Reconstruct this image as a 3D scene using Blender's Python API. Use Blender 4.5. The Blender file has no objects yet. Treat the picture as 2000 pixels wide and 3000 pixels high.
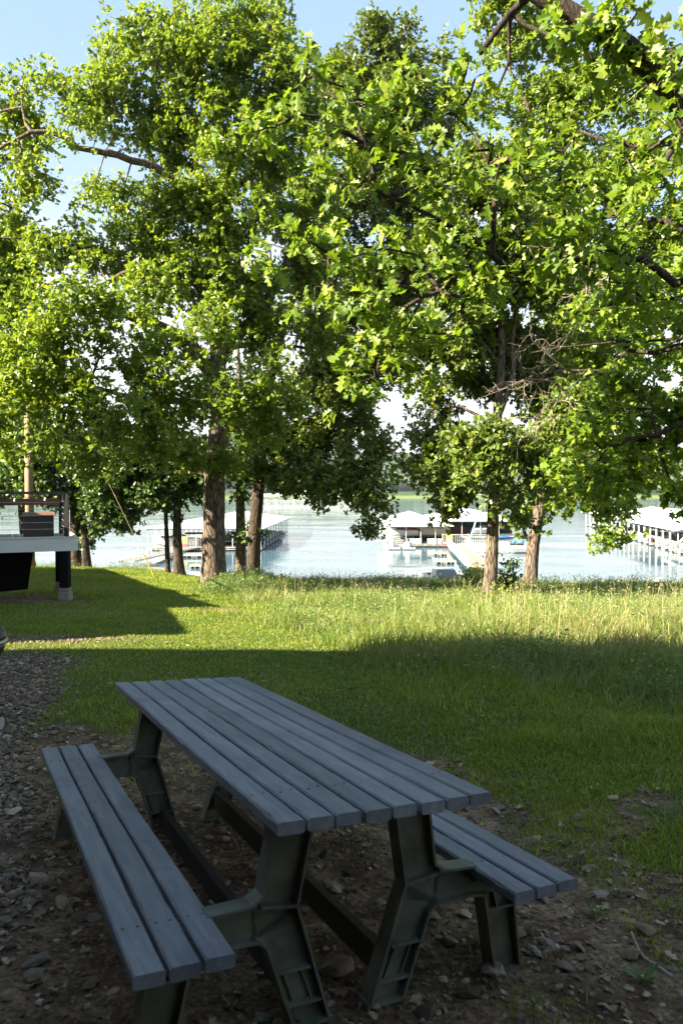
import bpy, math, random
import numpy as np
from mathutils import Vector, Matrix

# ------------------------------------------------------------------ camera, sky, sun, exposure
SC = bpy.context.scene
EYE = 1.65
F = 2200.0                      # focal length in pixels of the 2000x3000 photograph
PITCH = math.atan(65 / F)
cam_d = bpy.data.cameras.new('camera')
cam = bpy.data.objects.new('camera', cam_d)
SC.collection.objects.link(cam)
cam.location = (0, 0, EYE)
cam.rotation_euler = (math.pi / 2 - PITCH, 0, 0)
cam_d.sensor_fit = 'VERTICAL'
cam_d.sensor_height = 36
cam_d.sensor_width = 24
cam_d.lens = 36 * F / 3000
cam_d.clip_start = 0.05
cam_d.clip_end = 9000
SC.camera = cam
cam_d.dof.use_dof = True
cam_d.dof.focus_distance = 11
cam_d.dof.aperture_fstop = 5.0

SUN_EL, SUN_FROM = 32.0, 25.0   # elevation; how far behind straight-left the sun stands
el, az = math.radians(SUN_EL), math.radians(SUN_FROM)
SUN = Vector((-math.cos(az) * math.cos(el), -math.sin(az) * math.cos(el), math.sin(el)))
sl = bpy.data.lights.new('sun', 'SUN')
sl.energy = 5.0
sl.angle = math.radians(0.5)
sl.color = (1.0, 0.89, 0.67)
so = bpy.data.objects.new('sun', sl)
SC.collection.objects.link(so)
so.rotation_euler = SUN.to_track_quat('Z', 'Y').to_euler()

w = bpy.data.worlds.new('World')
SC.world = w
w.use_nodes = True
nt = w.node_tree
nt.nodes.clear()
sky = nt.nodes.new('ShaderNodeTexSky')
sky.sky_type = 'NISHITA'
sky.sun_disc = False
sky.sun_elevation = el
sky.sun_rotation = math.atan2(SUN.x, SUN.y) % (2 * math.pi)
sky.air_density = 1.0
sky.dust_density = 0.6
sky.ozone_density = 1.4
tc = nt.nodes.new('ShaderNodeTexCoord')
mp = nt.nodes.new('ShaderNodeMapping')
mp.inputs['Scale'].default_value = (1.0, 1.0, 2.6)
mp.inputs['Location'].default_value = (0.35, 0.2, 0.0)
nz = nt.nodes.new('ShaderNodeTexNoise')
nz.inputs['Scale'].default_value = 2.2
nz.inputs['Detail'].default_value = 8
nz.inputs['Roughness'].default_value = 0.62
sx = nt.nodes.new('ShaderNodeSeparateXYZ')
lowm = nt.nodes.new('ShaderNodeMapRange')      # clouds thin out with height
lowm.inputs['From Min'].default_value = 0.15
lowm.inputs['From Max'].default_value = 0.46
lowm.inputs['To Min'].default_value = 0.34
lowm.inputs['To Max'].default_value = -0.22
add = nt.nodes.new('ShaderNodeMath'); add.operation = 'ADD'
cr = nt.nodes.new('ShaderNodeMapRange')
cr.inputs['From Min'].default_value = 0.55
cr.inputs['From Max'].default_value = 0.78
mixc = nt.nodes.new('ShaderNodeMix'); mixc.data_type = 'RGBA'
mixc.inputs['B'].default_value = (3.0, 3.05, 3.1, 1)
bg = nt.nodes.new('ShaderNodeBackground')
bg.inputs['Strength'].default_value = 0.080
wo = nt.nodes.new('ShaderNodeOutputWorld')
L = nt.links.new
L(tc.outputs['Generated'], mp.inputs['Vector']); L(mp.outputs[0], nz.inputs['Vector'])
L(tc.outputs['Generated'], sx.inputs[0]); L(sx.outputs['Z'], lowm.inputs['Value'])
L(nz.outputs['Fac'], add.inputs[0]); L(lowm.outputs[0], add.inputs[1]); L(add.outputs[0], cr.inputs['Value'])
grad = nt.nodes.new('ShaderNodeValToRGB')      # pale summer sky: white haze low down, light blue above
ge_ = grad.color_ramp.elements
ge_[0].position = 0.0; ge_[0].color = (2.3, 2.65, 2.95, 1)
ge_[1].position = 1.0; ge_[1].color = (0.95, 1.5, 2.5, 1)
q_ = ge_.new(0.16); q_.color = (2.1, 2.4, 2.75, 1)
q_ = ge_.new(0.48); q_.color = (1.25, 1.8, 2.65, 1)
L(sx.outputs['Z'], grad.inputs[0])
msk = nt.nodes.new('ShaderNodeMix'); msk.data_type = 'RGBA'; msk.inputs['Factor'].default_value = 0.82
L(sky.outputs[0], msk.inputs['A']); L(grad.outputs[0], msk.inputs['B'])
L(msk.outputs['Result'], mixc.inputs['A']); L(cr.outputs[0], mixc.inputs['Factor'])
L(mixc.outputs['Result'], bg.inputs['Color']); L(bg.outputs[0], wo.inputs['Surface'])

SC.view_settings.view_transform = 'Standard'
SC.view_settings.look = 'None'
SC.view_settings.exposure = 2.42
SC.view_settings.gamma = 1
cy = SC.cycles
cy.max_bounces = 7
cy.diffuse_bounces = 4
cy.glossy_bounces = 3
cy.transmission_bounces = 4
cy.transparent_max_bounces = 6
cy.use_denoising = True
cy.caustics_reflective = False
cy.caustics_refractive = False

# ------------------------------------------------------------------ helpers
COL = SC.collection
PI = math.pi


def W(px, py, d):
    """the point at depth y = d seen at pixel (px, py) of the 2000x3000 photograph"""
    a = (px - 1000) / F; b = (1500 - py) / F
    c, s = math.cos(PITCH), math.sin(PITCH)
    y = c + b * s; z = -s + b * c
    k = d / y
    return Vector((a * k, d, EYE + z * k))


def D(x, y, d):
    return W(x * 1.27551, y * 1.27551, d)


def nt_mesh(name, V, faces):
    """faces: list of (n, k) index arrays; builds quickly from arrays"""
    me = bpy.data.meshes.new(name)
    V = np.asarray(V, dtype=np.float32)
    faces = [np.asarray(f, dtype=np.int32) for f in faces if len(f)]
    me.vertices.add(len(V)); me.vertices.foreach_set('co', V.ravel())
    nl = sum(f.size for f in faces); npoly = sum(len(f) for f in faces)
    me.loops.add(nl); me.polygons.add(npoly)
    me.loops.foreach_set('vertex_index', np.concatenate([f.ravel() for f in faces]))
    tot = np.concatenate([np.full(len(f), f.shape[1], dtype=np.int32) for f in faces])
    st = np.concatenate([[0], np.cumsum(tot)[:-1]]).astype(np.int32)
    me.polygons.foreach_set('loop_start', st)
    me.update(calc_edges=True)
    return me


class Geo:
    def __init__(s):
        s.V = []; s.Q = []; s.T = []; s.n = 0

    def add(s, V, Q=None, T=None):
        V = np.asarray(V, dtype=np.float32)
        if Q is not None and len(Q): s.Q.append(np.asarray(Q, dtype=np.int32) + s.n)
        if T is not None and len(T): s.T.append(np.asarray(T, dtype=np.int32) + s.n)
        s.V.append(V); s.n += len(V)

    def box(s, cx, cy_, cz, sx_, sy, sz, M=None, bev=0.0):
        v = np.array([[x, y, z] for x in (-.5, .5) for y in (-.5, .5) for z in (-.5, .5)]) * [sx_, sy, sz] + [cx, cy_, cz]
        if bev > 0:
            b = bev
            hx, hy, hz = sx_ / 2, sy / 2, sz / 2
            b = min(b, hx * .49, hy * .49, hz * .49)
            vs = []; 
            for sxn in (-1, 1):
                for syn in (-1, 1):
                    for szn in (-1, 1):
                        vs += [[sxn * hx, syn * (hy - b), szn * (hz - b)], [sxn * (hx - b), syn * hy, szn * (hz - b)], [sxn * (hx - b), syn * (hy - b), szn * hz]]
            vs = np.array(vs) + [cx, cy_, cz]
            ix = lambda a, b_, c, k: ((a * 2 + b_) * 2 + c) * 3 + k
            Q = []; T = []
            for a in (0, 1):
                Q.append([ix(a, 0, 0, 0), ix(a, 1, 0, 0), ix(a, 1, 1, 0), ix(a, 0, 1, 0)][::(1 if a else -1)])
                Q.append([ix(0, a, 0, 1), ix(1, a, 0, 1), ix(1, a, 1, 1), ix(0, a, 1, 1)][::(-1 if a else 1)])
                Q.append([ix(0, 0, a, 2), ix(1, 0, a, 2), ix(1, 1, a, 2), ix(0, 1, a, 2)][::(1 if a else -1)])
            for a in (0, 1):
                for c in (0, 1):
                    Q.append([ix(a, c, 0, 0), ix(a, c, 1, 0), ix(a, c, 1, 1), ix(a, c, 0, 1)])
                    Q.append([ix(a, 0, c, 0), ix(a, 1, c, 0), ix(a, 1, c, 2), ix(a, 0, c, 2)])
                    Q.append([ix(0, a, c, 1), ix(1, a, c, 1), ix(1, a, c, 2), ix(0, a, c, 2)])
            for a in (0, 1):
                for b_ in (0, 1):
                    for c in (0, 1):
                        T.append([ix(a, b_, c, 0), ix(a, b_, c, 1), ix(a, b_, c, 2)])
            if M is not None: vs = xf(vs, M)
            s.add(vs, Q, T); return
        if M is not None: v = xf(v, M)
        s.add(v, [[0, 1, 3, 2], [4, 6, 7, 5], [0, 4, 5, 1], [2, 3, 7, 6], [0, 2, 6, 4], [1, 5, 7, 3]])

    def beam(s, a, b, w_, h, up=(0, 0, 1)):
        a = Vector(a); b = Vector(b); t = (b - a); ln = t.length; t.normalize()
        r = t.cross(Vector(up))
        if r.length < 1e-4: r = t.cross(Vector((0, 1, 0)))
        r.normalize(); u = r.cross(t)
        M = Matrix((( t.x, r.x, u.x, (a.x + b.x) / 2), (t.y, r.y, u.y, (a.y + b.y) / 2), (t.z, r.z, u.z, (a.z + b.z) / 2), (0, 0, 0, 1)))
        s.box(0, 0, 0, ln, w_, h, M)

    def tube(s, P, R, n=8, flare=0.0, wob=0.0, seed=0, cap=True):
        P = np.asarray([tuple(p) for p in P], dtype=float)
        m = len(P)
        R = np.broadcast_to(np.asarray(R, dtype=float), (m,))
        T_ = np.gradient(P, axis=0); T_ /= np.linalg.norm(T_, axis=1)[:, None] + 1e-9
        ref = np.array([1., 0, 0]) if abs(T_[0][0]) < .8 else np.array([0, 1., 0])
        rg = np.random.RandomState(seed)
        ph = rg.rand(6) * 6.28
        th = np.arange(n) / n * 2 * PI
        rows = []
        for i in range(m):
            a = ref - T_[i] * ref.dot(T_[i]); a /= np.linalg.norm(a); b = np.cross(T_[i], a); ref = a
            rr = R[i] * np.ones(n)
            if wob: rr = rr * (1 + wob * (np.sin(3 * th + ph[0] + i * .25) + .6 * np.sin(5 * th + ph[1] - i * .4) + .5 * rg.randn(n) * .6))
            if flare:
                h = P[i][2] - P[0][2]
                rr = rr * (1 + flare * math.exp(-h / .28) * (1 + .45 * np.sin(5 * th + ph[2])))
            rows.append(P[i] + np.outer(np.cos(th) * rr, a) + np.outer(np.sin(th) * rr, b))
        V = np.concatenate(rows)
        i = np.arange(m - 1)[:, None] * n; j = np.arange(n)[None]; k = (j + 1) % n
        Q = np.stack([i + j, i + k, i + n + k, i + n + j], -1).reshape(-1, 4)
        T = []
        if cap:
            V = np.vstack([V, P[0], P[-1]])
            a0, a1 = m * n, m * n + 1
            T = [[a0, (q + 1) % n, q] for q in range(n)] + [[a1, (m - 1) * n + q, (m - 1) * n + (q + 1) % n] for q in range(n)]
        s.add(V, Q, T)

    def loft(s, rings, closed=True, capends=True):
        n = len(rings[0]); m = len(rings)
        V = np.concatenate([np.asarray(r, dtype=float) for r in rings])
        Q = []
        for i in range(m - 1):
            for j in range(n if closed else n - 1):
                k = (j + 1) % n
                Q.append([i * n + j, i * n + k, (i + 1) * n + k, (i + 1) * n + j])
        T = []
        if capends:
            c0 = V[:n].mean(0); c1 = V[-n:].mean(0)
            V = np.vstack([V, c0, c1]); a0 = m * n
            for j in range(n if closed else n - 1):
                k = (j + 1) % n
                T += [[a0, k, j], [a0 + 1, (m - 1) * n + j, (m - 1) * n + k]]
        s.add(V, Q, T)

    def prism(s, poly, z0, z1, M=None):
        """poly: xy list, counter-clockwise, fan-filled caps"""
        n = len(poly); P = np.array(poly, dtype=float)
        V = np.vstack([np.c_[P, np.full(n, z0)], np.c_[P, np.full(n, z1)]])
        c = P.mean(0)
        V = np.vstack([V, [c[0], c[1], z0], [c[0], c[1], z1]])
        Q = [[j, (j + 1) % n, n + (j + 1) % n, n + j] for j in range(n)]
        T = [[2 * n, (j + 1) % n, j] for j in range(n)] + [[2 * n + 1, n + j, n + (j + 1) % n] for j in range(n)]
        if M is not None: V = xf(V, M)
        s.add(V, Q, T)

    def obj(s, name, mat=None, parent=None, smooth=False, loc=None):
        V = np.concatenate(s.V) if s.V else np.zeros((0, 3))
        fs = []
        if s.Q: fs.append(np.concatenate(s.Q))
        if s.T: fs.append(np.concatenate(s.T))
        if loc is not None: V = V - np.array(loc)
        me = nt_mesh(name, V, fs)
        me.polygons.foreach_set('use_smooth', np.full(len(me.polygons), bool(smooth))); me.update()
        if mat: me.materials.append(mat)
        o = bpy.data.objects.new(name, me); COL.objects.link(o)
        if loc is not None: o.location = loc
        if parent: o.parent = parent
        return o


def xf(V, M):
    M = np.array(M); V = np.asarray(V, dtype=float)
    return V @ M[:3, :3].T + M[:3, 3]


def tag(o, label=None, cat=None, group=None, kind=None):
    if label: o['label'] = label
    if cat: o['category'] = cat
    if group: o['group'] = group
    if kind: o['kind'] = kind
    return o


def thing(name, loc, label, cat, group=None, rotz=0.0):
    o = bpy.data.objects.new(name, None); COL.objects.link(o)
    o.location = loc; o.rotation_euler = (0, 0, rotz); o.empty_display_size = .2
    return tag(o, label, cat, group)


def copy_tree(root, loc, rotz=None, label=None, group=None):
    r = root.copy(); COL.objects.link(r); r.location = loc
    if rotz is not None: r.rotation_euler = (0, 0, rotz)
    if label: r['label'] = label
    if group: r['group'] = group
    for ch in list(root.children):
        c = ch.copy(); COL.objects.link(c); c.parent = r
        for g in list(ch.children):
            d = g.copy(); COL.objects.link(d); d.parent = c
    return r


def hsh(i, j, seed):
    h = (i * 374761393 + j * 668265263 + seed * 1442695041) & 0xFFFFFFFF
    h = ((h ^ (h >> 13)) * 1274126177) & 0xFFFFFFFF
    return ((h ^ (h >> 16)) & 0xFFFFFF) / float(0xFFFFFF)


def vn(x, y, seed=0):
    x = np.asarray(x, dtype=float); y = np.asarray(y, dtype=float)
    i = np.floor(x).astype(np.int64); j = np.floor(y).astype(np.int64)
    fx = x - i; fy = y - j
    fx = fx * fx * (3 - 2 * fx); fy = fy * fy * (3 - 2 * fy)
    a = hsh(i, j, seed); b = hsh(i + 1, j, seed); c = hsh(i, j + 1, seed); d = hsh(i + 1, j + 1, seed)
    return (a * (1 - fx) + b * fx) * (1 - fy) + (c * (1 - fx) + d * fx) * fy


def fbm(x, y, seed=0, oct=4):
    r = 0; a = .5; t = 0
    for k in range(oct):
        r = r + a * vn(x * 2 ** k, y * 2 ** k, seed + k * 7); t += a; a *= .5
    return r / t


def sst(a, b, x):
    t = np.clip((x - a) / (b - a), 0, 1)
    return t * t * (3 - 2 * t)


# ------------------------------------------------------------------ materials
def mat(name, col, rough=.7, metal=0., spec=.5, var=0.0, scale=8., col2=None, bump=0.0, bscale=40., stretch=(1, 1, 1), detail=5, coat=0.0):
    m = bpy.data.materials.new(name); m.use_nodes = True
    t = m.node_tree; b = t.nodes['Principled BSDF']
    b.inputs['Base Color'].default_value = (*col, 1); b.inputs['Roughness'].default_value = rough
    b.inputs['Metallic'].default_value = metal; b.inputs['Specular IOR Level'].default_value = spec
    b.inputs['Coat Weight'].default_value = coat
    if var or col2 or bump:
        tcn = t.nodes.new('ShaderNodeTexCoord'); mpn = t.nodes.new('ShaderNodeMapping'); mpn.inputs['Scale'].default_value = stretch
        t.links.new(tcn.outputs['Object'], mpn.inputs[0])
    if var or col2:
        n = t.nodes.new('ShaderNodeTexNoise'); n.inputs['Scale'].default_value = scale; n.inputs['Detail'].default_value = detail
        t.links.new(mpn.outputs[0], n.inputs['Vector'])
        r = t.nodes.new('ShaderNodeValToRGB')
        r.color_ramp.elements[0].position = .32; r.color_ramp.elements[1].position = .68
        if col2 is None:
            c1 = [c * (1 - var) for c in col]; c2 = [min(1, c * (1 + var)) for c in col]
        else: c1 = col; c2 = col2
        r.color_ramp.elements[0].color = (*c1, 1); r.color_ramp.elements[1].color = (*c2, 1)
        t.links.new(n.outputs['Fac'], r.inputs[0]); t.links.new(r.outputs[0], b.inputs['Base Color'])
    if bump:
        n2 = t.nodes.new('ShaderNodeTexNoise'); n2.inputs['Scale'].default_value = bscale; n2.inputs['Detail'].default_value = 4
        t.links.new(mpn.outputs[0], n2.inputs['Vector'])
        bp = t.nodes.new('ShaderNodeBump'); bp.inputs['Strength'].default_value = bump; bp.inputs['Distance'].default_value = .02
        t.links.new(n2.outputs['Fac'], bp.inputs['Height']); t.links.new(bp.outputs[0], b.inputs['Normal'])
    return m


def leaf_mat(name, c1, c2, c3, trans=.35, rough=.42, tcol=(.30, .42, .03)):
    m = bpy.data.materials.new(name); m.use_nodes = True
    t = m.node_tree; b = t.nodes['Principled BSDF']; out = t.nodes['Material Output']
    g = t.nodes.new('ShaderNodeNewGeometry'); r = t.nodes.new('ShaderNodeValToRGB')
    e = r.color_ramp.elements
    e[0].position = 0; e[0].color = (*c1, 1); e[1].position = .55; e[1].color = (*c2, 1)
    q = e.new(.97); q.color = (*c3, 1)
    t.links.new(g.outputs['Random Per Island'], r.inputs[0]); t.links.new(r.outputs[0], b.inputs['Base Color'])
    b.inputs['Roughness'].default_value = rough; b.inputs['Specular IOR Level'].default_value = .5
    tr = t.nodes.new('ShaderNodeBsdfTranslucent')
    mx = t.nodes.new('ShaderNodeMix'); mx.data_type = 'RGBA'; mx.inputs['Factor'].default_value = .55
    mx.inputs['B'].default_value = (*tcol, 1)
    t.links.new(r.outputs[0], mx.inputs['A']); t.links.new(mx.outputs['Result'], tr.inputs[0])
    ms = t.nodes.new('ShaderNodeMixShader'); ms.inputs[0].default_value = trans
    t.links.new(b.outputs[0], ms.inputs[1]); t.links.new(tr.outputs[0], ms.inputs[2]); t.links.new(ms.outputs[0], out.inputs['Surface'])
    return m


def bark_mat(name, dark, light, sc=14., depth=.5):
    m = bpy.data.materials.new(name); m.use_nodes = True
    t = m.node_tree; b = t.nodes['Principled BSDF']
    tcn = t.nodes.new('ShaderNodeTexCoord'); mpn = t.nodes.new('ShaderNodeMapping'); mpn.inputs['Scale'].default_value = (1, 1, .13)
    t.links.new(tcn.outputs['Object'], mpn.inputs[0])
    n = t.nodes.new('ShaderNodeTexNoise'); n.inputs['Scale'].default_value = 5; n.inputs['Detail'].default_value = 3
    t.links.new(mpn.outputs[0], n.inputs['Vector'])
    mv = t.nodes.new('ShaderNodeMix'); mv.data_type = 'VECTOR'; mv.inputs['Factor'].default_value = .12
    t.links.new(mpn.outputs[0], mv.inputs['A']); t.links.new(n.outputs['Color'], mv.inputs['B'])
    v = t.nodes.new('ShaderNodeTexVoronoi'); v.feature = 'DISTANCE_TO_EDGE'; v.inputs['Scale'].default_value = sc
    t.links.new(mv.outputs['Result'], v.inputs['Vector'])
    r = t.nodes.new('ShaderNodeValToRGB'); r.color_ramp.elements[0].position = .0; r.color_ramp.elements[1].position = .28
    r.color_ramp.elements[0].color = (*dark, 1); r.color_ramp.elements[1].color = (*light, 1)
    t.links.new(v.outputs['Distance'], r.inputs[0])
    n3 = t.nodes.new('ShaderNodeTexNoise'); n3.inputs['Scale'].default_value = 2.5; n3.inputs['Detail'].default_value = 6
    t.links.new(tcn.outputs['Object'], n3.inputs['Vector'])
    mx = t.nodes.new('ShaderNodeMix'); mx.data_type = 'RGBA'; mx.blend_type = 'MULTIPLY'; mx.inputs['Factor'].default_value = .5
    rr = t.nodes.new('ShaderNodeValToRGB'); rr.color_ramp.elements[0].position = .3; rr.color_ramp.elements[0].color = (.45, .45, .42, 1); rr.color_ramp.elements[1].position = .7
    t.links.new(n3.outputs['Fac'], rr.inputs[0]); t.links.new(r.outputs[0], mx.inputs['A']); t.links.new(rr.outputs[0], mx.inputs['B'])
    t.links.new(mx.outputs['Result'], b.inputs['Base Color'])
    bp = t.nodes.new('ShaderNodeBump'); bp.inputs['Strength'].default_value = 1.0; bp.inputs['Distance'].default_value = .05 * depth
    t.links.new(r.outputs[0], bp.inputs['Height']); t.links.new(bp.outputs[0], b.inputs['Normal'])
    b.inputs['Roughness'].default_value = .9; b.inputs['Specular IOR Level'].default_value = .2
    return m


M_BARK = bark_mat('oak_bark', (.035, .022, .015), (.25, .195, .155), 24)
M_BARK_D = bark_mat('dark_bark', (.02, .014, .010), (.12, .09, .07), 26)
M_BARK_N = bark_mat('near_bark', (.02, .014, .010), (.09, .07, .055), 36, .3)
M_TWIG = mat('dead_twig', (.34, .27, .21), .9, var=.25, scale=6)
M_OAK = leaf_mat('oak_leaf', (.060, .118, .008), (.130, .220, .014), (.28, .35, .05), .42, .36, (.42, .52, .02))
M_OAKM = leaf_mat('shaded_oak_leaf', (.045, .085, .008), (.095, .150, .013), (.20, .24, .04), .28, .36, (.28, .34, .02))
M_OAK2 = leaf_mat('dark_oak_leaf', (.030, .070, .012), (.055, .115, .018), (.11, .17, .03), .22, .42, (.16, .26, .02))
M_OAKN = leaf_mat('near_oak_leaf', (.06, .12, .006), (.135, .215, .012), (.27, .32, .03), .42, .50, (.32, .48, .02))
M_MAPLE = leaf_mat('maple_leaf', (.085, .16, .010), (.165, .25, .016), (.30, .36, .04), .42, .45, (.32, .50, .03))
M_WHITE = mat('white_paint', (.58, .58, .56), .5, var=.04, scale=3)
M_ROOFW = mat('white_metal_roof', (.82, .82, .80), .38, metal=.0, var=.03, scale=2)
M_STEEL = mat('galvanised_steel', (.52, .54, .55), .45, metal=.6, var=.15, scale=12)
M_BLACK = mat('black_metal', (.015, .015, .016), .45, var=.2, scale=20)
M_DKWOOD = mat('dark_stained_wood', (.018, .014, .012), .8, var=.3, scale=10, stretch=(1, 8, 8))
M_PLANKGR = mat('dock_planks', (.20, .175, .15), .85, var=.15, scale=6)
M_FLOAT = mat('black_dock_float', (.02, .02, .02), .6)
M_NAVY = mat('navy_car_paint', (.018, .028, .05), .25, metal=.35, coat=.8)
M_GLASS = mat('dark_glass', (.012, .016, .022), .06, spec=.9)
M_RUB = mat('black_rubber', (.02, .02, .02), .8)
M_CHROME = mat('chrome', (.7, .7, .7), .15, metal=1)
M_RED = mat('red_gelcoat', (.50, .03, .03), .3, coat=.5)
M_CREAM = mat('cream_gelcoat', (.66, .58, .45), .35, coat=.4)
M_COVER = mat('grey_boat_canvas', (.20, .20, .21), .9, var=.15, scale=3)
M_BLUEC = mat('blue_canvas', (.02, .12, .42), .8, var=.15, scale=3)
M_CYANC = mat('bright_blue_canvas', (.03, .28, .62), .8)
M_TARP = mat('maroon_canvas', (.07, .015, .015), .85)
M_YEL = mat('yellow_sign', (.85, .72, .12), .6)
M_REDS = mat('red_sign', (.75, .10, .10), .6)
M_CONC = mat('concrete', (.26, .22, .17), .9, var=.15, scale=8, bump=.4)

# ------------------------------------------------------------------ terrain
WATER = EYE - 9.0


def tz(x, y):
    x = np.asarray(x, dtype=float); y = np.asarray(y, dtype=float)
    yc = 28.5 - 4.8 * sst(-9, -3, x) - 1.6 * sst(2, 7, x)
    s2 = .046 + .012 * sst(-8, -4, x)
    z = -.046 * np.minimum(y, 10) - s2 * np.clip(y - 10, 0, yc - 10) - .15 * np.maximum(y - yc, 0)
    k = 1.0
    over = sst(-2.5, 2.5, y - yc)
    z = z - .06 * over * (1 - over) * 4 * .5
    s0 = 64 + 15 * (1 - sst(-22, -12, x))
    z = np.maximum(z, -6.45 - .11 * np.maximum(y - s0, 0))
    z = np.maximum(z, WATER - 6)
    # local slope under the picnic table
    pl = -.169 - .029 * (x + .41) - .093 * (y - 3.43)
    wgt = np.exp(-(((x + .41) ** 2 + (y - 3.43) ** 2) / 2.4 ** 2) ** 1.5)
    z = z * (1 - wgt) + pl * wgt
    near = 1 - sst(30, 60, y)
    z = z + near * (fbm(x * .35, y * .35, 5, 3) - .5) * .10 * sst(4, 9, y) + near * (fbm(x * 2.2, y * 2.2, 9, 3) - .5) * .035
    # far bank and hills
    yf = 862 + 40 * np.sin(x / 130.) - 120 * sst(-60, -420, x) + 60 * sst(200, 500, x)
    far = (y - yf)
    bank = WATER - 6 + 15 * sst(-120, 60, far) + 10 * sst(30, 500, far)
    hill = 108 * sst(300, 1500, far) * (.62 + .5 * fbm(x / 420., y / 600., 21, 3))
    z = np.where(y > 600, np.maximum(z, bank + hill), z)
    return z


def tz1(x, y): return float(tz(np.array([x]), np.array([y]))[0])


def gravel_w(x, y):
    edge = -1.35 - .33 * (y - 3) + .55 * (fbm(x * .9, y * .9, 31, 3) - .5)
    g = sst(.25, -.35, x - edge) * sst(10.2, 8.8, y)
    strip = np.exp(-((y - (10.6 + .05 * (x + 4))) / .38) ** 2) * sst(-1.7, -4.4, x + (fbm(x * 2, y * 2, 12, 2) - .5) * 2)
    return np.clip(g + strip, 0, 1)


def dirt_w(x, y):
    n = fbm(x * 1.1, y * 1.1, 41, 4) + .10 * sst(.5, .8, fbm(x * .5, y * .9, 47, 2))
    n2 = fbm(x * 3.1, y * 3.1, 47, 3)
    under = np.exp(-(((x + .3) / 1.5) ** 2 + ((y - 3.3) / 2.1) ** 2)) * 1.35
    under2 = np.exp(-(((x + 1.9) / 1.3) ** 2 + ((y - 5.6) / 1.2) ** 2)) * .65
    right = sst(7.2, 4.2, y - .10 * (x - 1)) * sst(.2, 1.0, x) * .42
    deck = np.exp(-(((x + 7.5) / 2.6) ** 2 + ((y - 16.2) / 1.6) ** 2)) * 1.1
    bare = np.exp(-(((x + 2.3) / .9) ** 2 + ((y - 15.) / 1.6) ** 2)) * .6
    d = under + under2 + right + deck + bare + (n - .5) * .9 + (n2 - .5) * .7
    return sst(.42, .66, d)


def axis(segs):
    out = []
    for a, b, st in segs: out.append(np.arange(a, b, st))
    out.append([segs[-1][1]])
    return np.concatenate(out)


gx = axis([(-2600, -600, 100), (-600, -100, 20), (-100, -30, 4), (-30, -10, .6), (-10, 10, .09), (10, 30, .6), (30, 100, 4), (100, 600, 20), (600, 2600, 100)])
gy = axis([(-400, -40, 40), (-40, -6, 2), (-6, 1, .4), (1, 12, .09), (12, 34, .25), (34, 100, 1.2), (100, 800, 25), (800, 1000, 8), (1000, 3200, 60)])
GX, GY = np.meshgrid(gx, gy)
GZ = tz(GX.ravel(), GY.ravel())
nx, ny = len(gx), len(gy)
ii, jj = np.meshgrid(np.arange(nx - 1), np.arange(ny - 1))
a = (jj * nx + ii).ravel()
me = nt_mesh('ground', np.c_[GX.ravel(), GY.ravel(), GZ], [np.stack([a, a + 1, a + nx + 1, a + nx], -1)])
me.polygons.foreach_set('use_smooth', np.ones(len(me.polygons), dtype=bool))
for nm, fn in (('gravel', gravel_w), ('dirt', dirt_w)):
    at = me.attributes.new(nm, 'FLOAT', 'POINT'); at.data.foreach_set('value', fn(GX.ravel(), GY.ravel()).astype(np.float32))
ground = bpy.data.objects.new('ground', me); COL.objects.link(ground); tag(ground, kind='structure')
gm = bpy.data.materials.new('ground_soil'); gm.use_nodes = True
t = gm.node_tree; b = t.nodes['Principled BSDF']; b.inputs['Roughness'].default_value = .95; b.inputs['Specular IOR Level'].default_value = .15


def nnode(t, kind, **kw):
    n = t.nodes.new(kind)
    for k, v in kw.items():
        if k in n.inputs: n.inputs[k].default_value = v
        else: setattr(n, k, v)
    return n


def ramp(t, src, stops):
    r = t.nodes.new('ShaderNodeValToRGB'); e = r.color_ramp.elements
    e[0].position, e[0].color = stops[0][0], (*stops[0][1], 1); e[1].position, e[1].color = stops[-1][0], (*stops[-1][1], 1)
    for p, c in stops[1:-1]:
        q = e.new(p); q.color = (*c, 1)
    t.links.new(src, r.inputs[0]); return r


tcn = nnode(t, 'ShaderNodeTexCoord')
n1 = nnode(t, 'ShaderNodeTexNoise', Scale=1.3, Detail=8., Roughness=.65); t.links.new(tcn.outputs['Object'], n1.inputs['Vector'])
n2 = nnode(t, 'ShaderNodeTexNoise', Scale=38., Detail=5., Roughness=.7); t.links.new(tcn.outputs['Object'], n2.inputs['Vector'])
v1 = nnode(t, 'ShaderNodeTexVoronoi', Scale=28.); t.links.new(tcn.outputs['Object'], v1.inputs['Vector'])
turf = ramp(t, n2.outputs['Fac'], [(.3, (.028, .045, .010)), (.5, (.055, .080, .016)), (.7, (.10, .11, .04))])
soil = ramp(t, n2.outputs['Fac'], [(.3, (.06, .038, .021)), (.52, (.16, .108, .062)), (.7, (.29, .21, .13))])
peb = ramp(t, v1.outputs['Color'], [(.2, (.032, .022, .014)), (.5, (.09, .065, .04)), (.85, (.18, .14, .09))])
ad = nnode(t, 'ShaderNodeAttribute', attribute_name='dirt'); ag = nnode(t, 'ShaderNodeAttribute', attribute_name='gravel')
m1 = nnode(t, 'ShaderNodeMix', data_type='RGBA'); m2 = nnode(t, 'ShaderNodeMix', data_type='RGBA')
n7 = nnode(t, 'ShaderNodeTexNoise', Scale=4.5, Detail=7., Roughness=.7); t.links.new(tcn.outputs['Object'], n7.inputs['Vector'])
sandy = ramp(t, n7.outputs['Fac'], [(.38, (.42, .38, .34)), (.52, (.9, .88, .85)), (.66, (1.75, 1.7, 1.6))])
sm = nnode(t, 'ShaderNodeMix', data_type='RGBA', blend_type='MULTIPLY'); sm.inputs['Factor'].default_value = 1.; t.links.new(soil.outputs[0], sm.inputs['A']); t.links.new(sandy.outputs[0], sm.inputs['B'])
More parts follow.
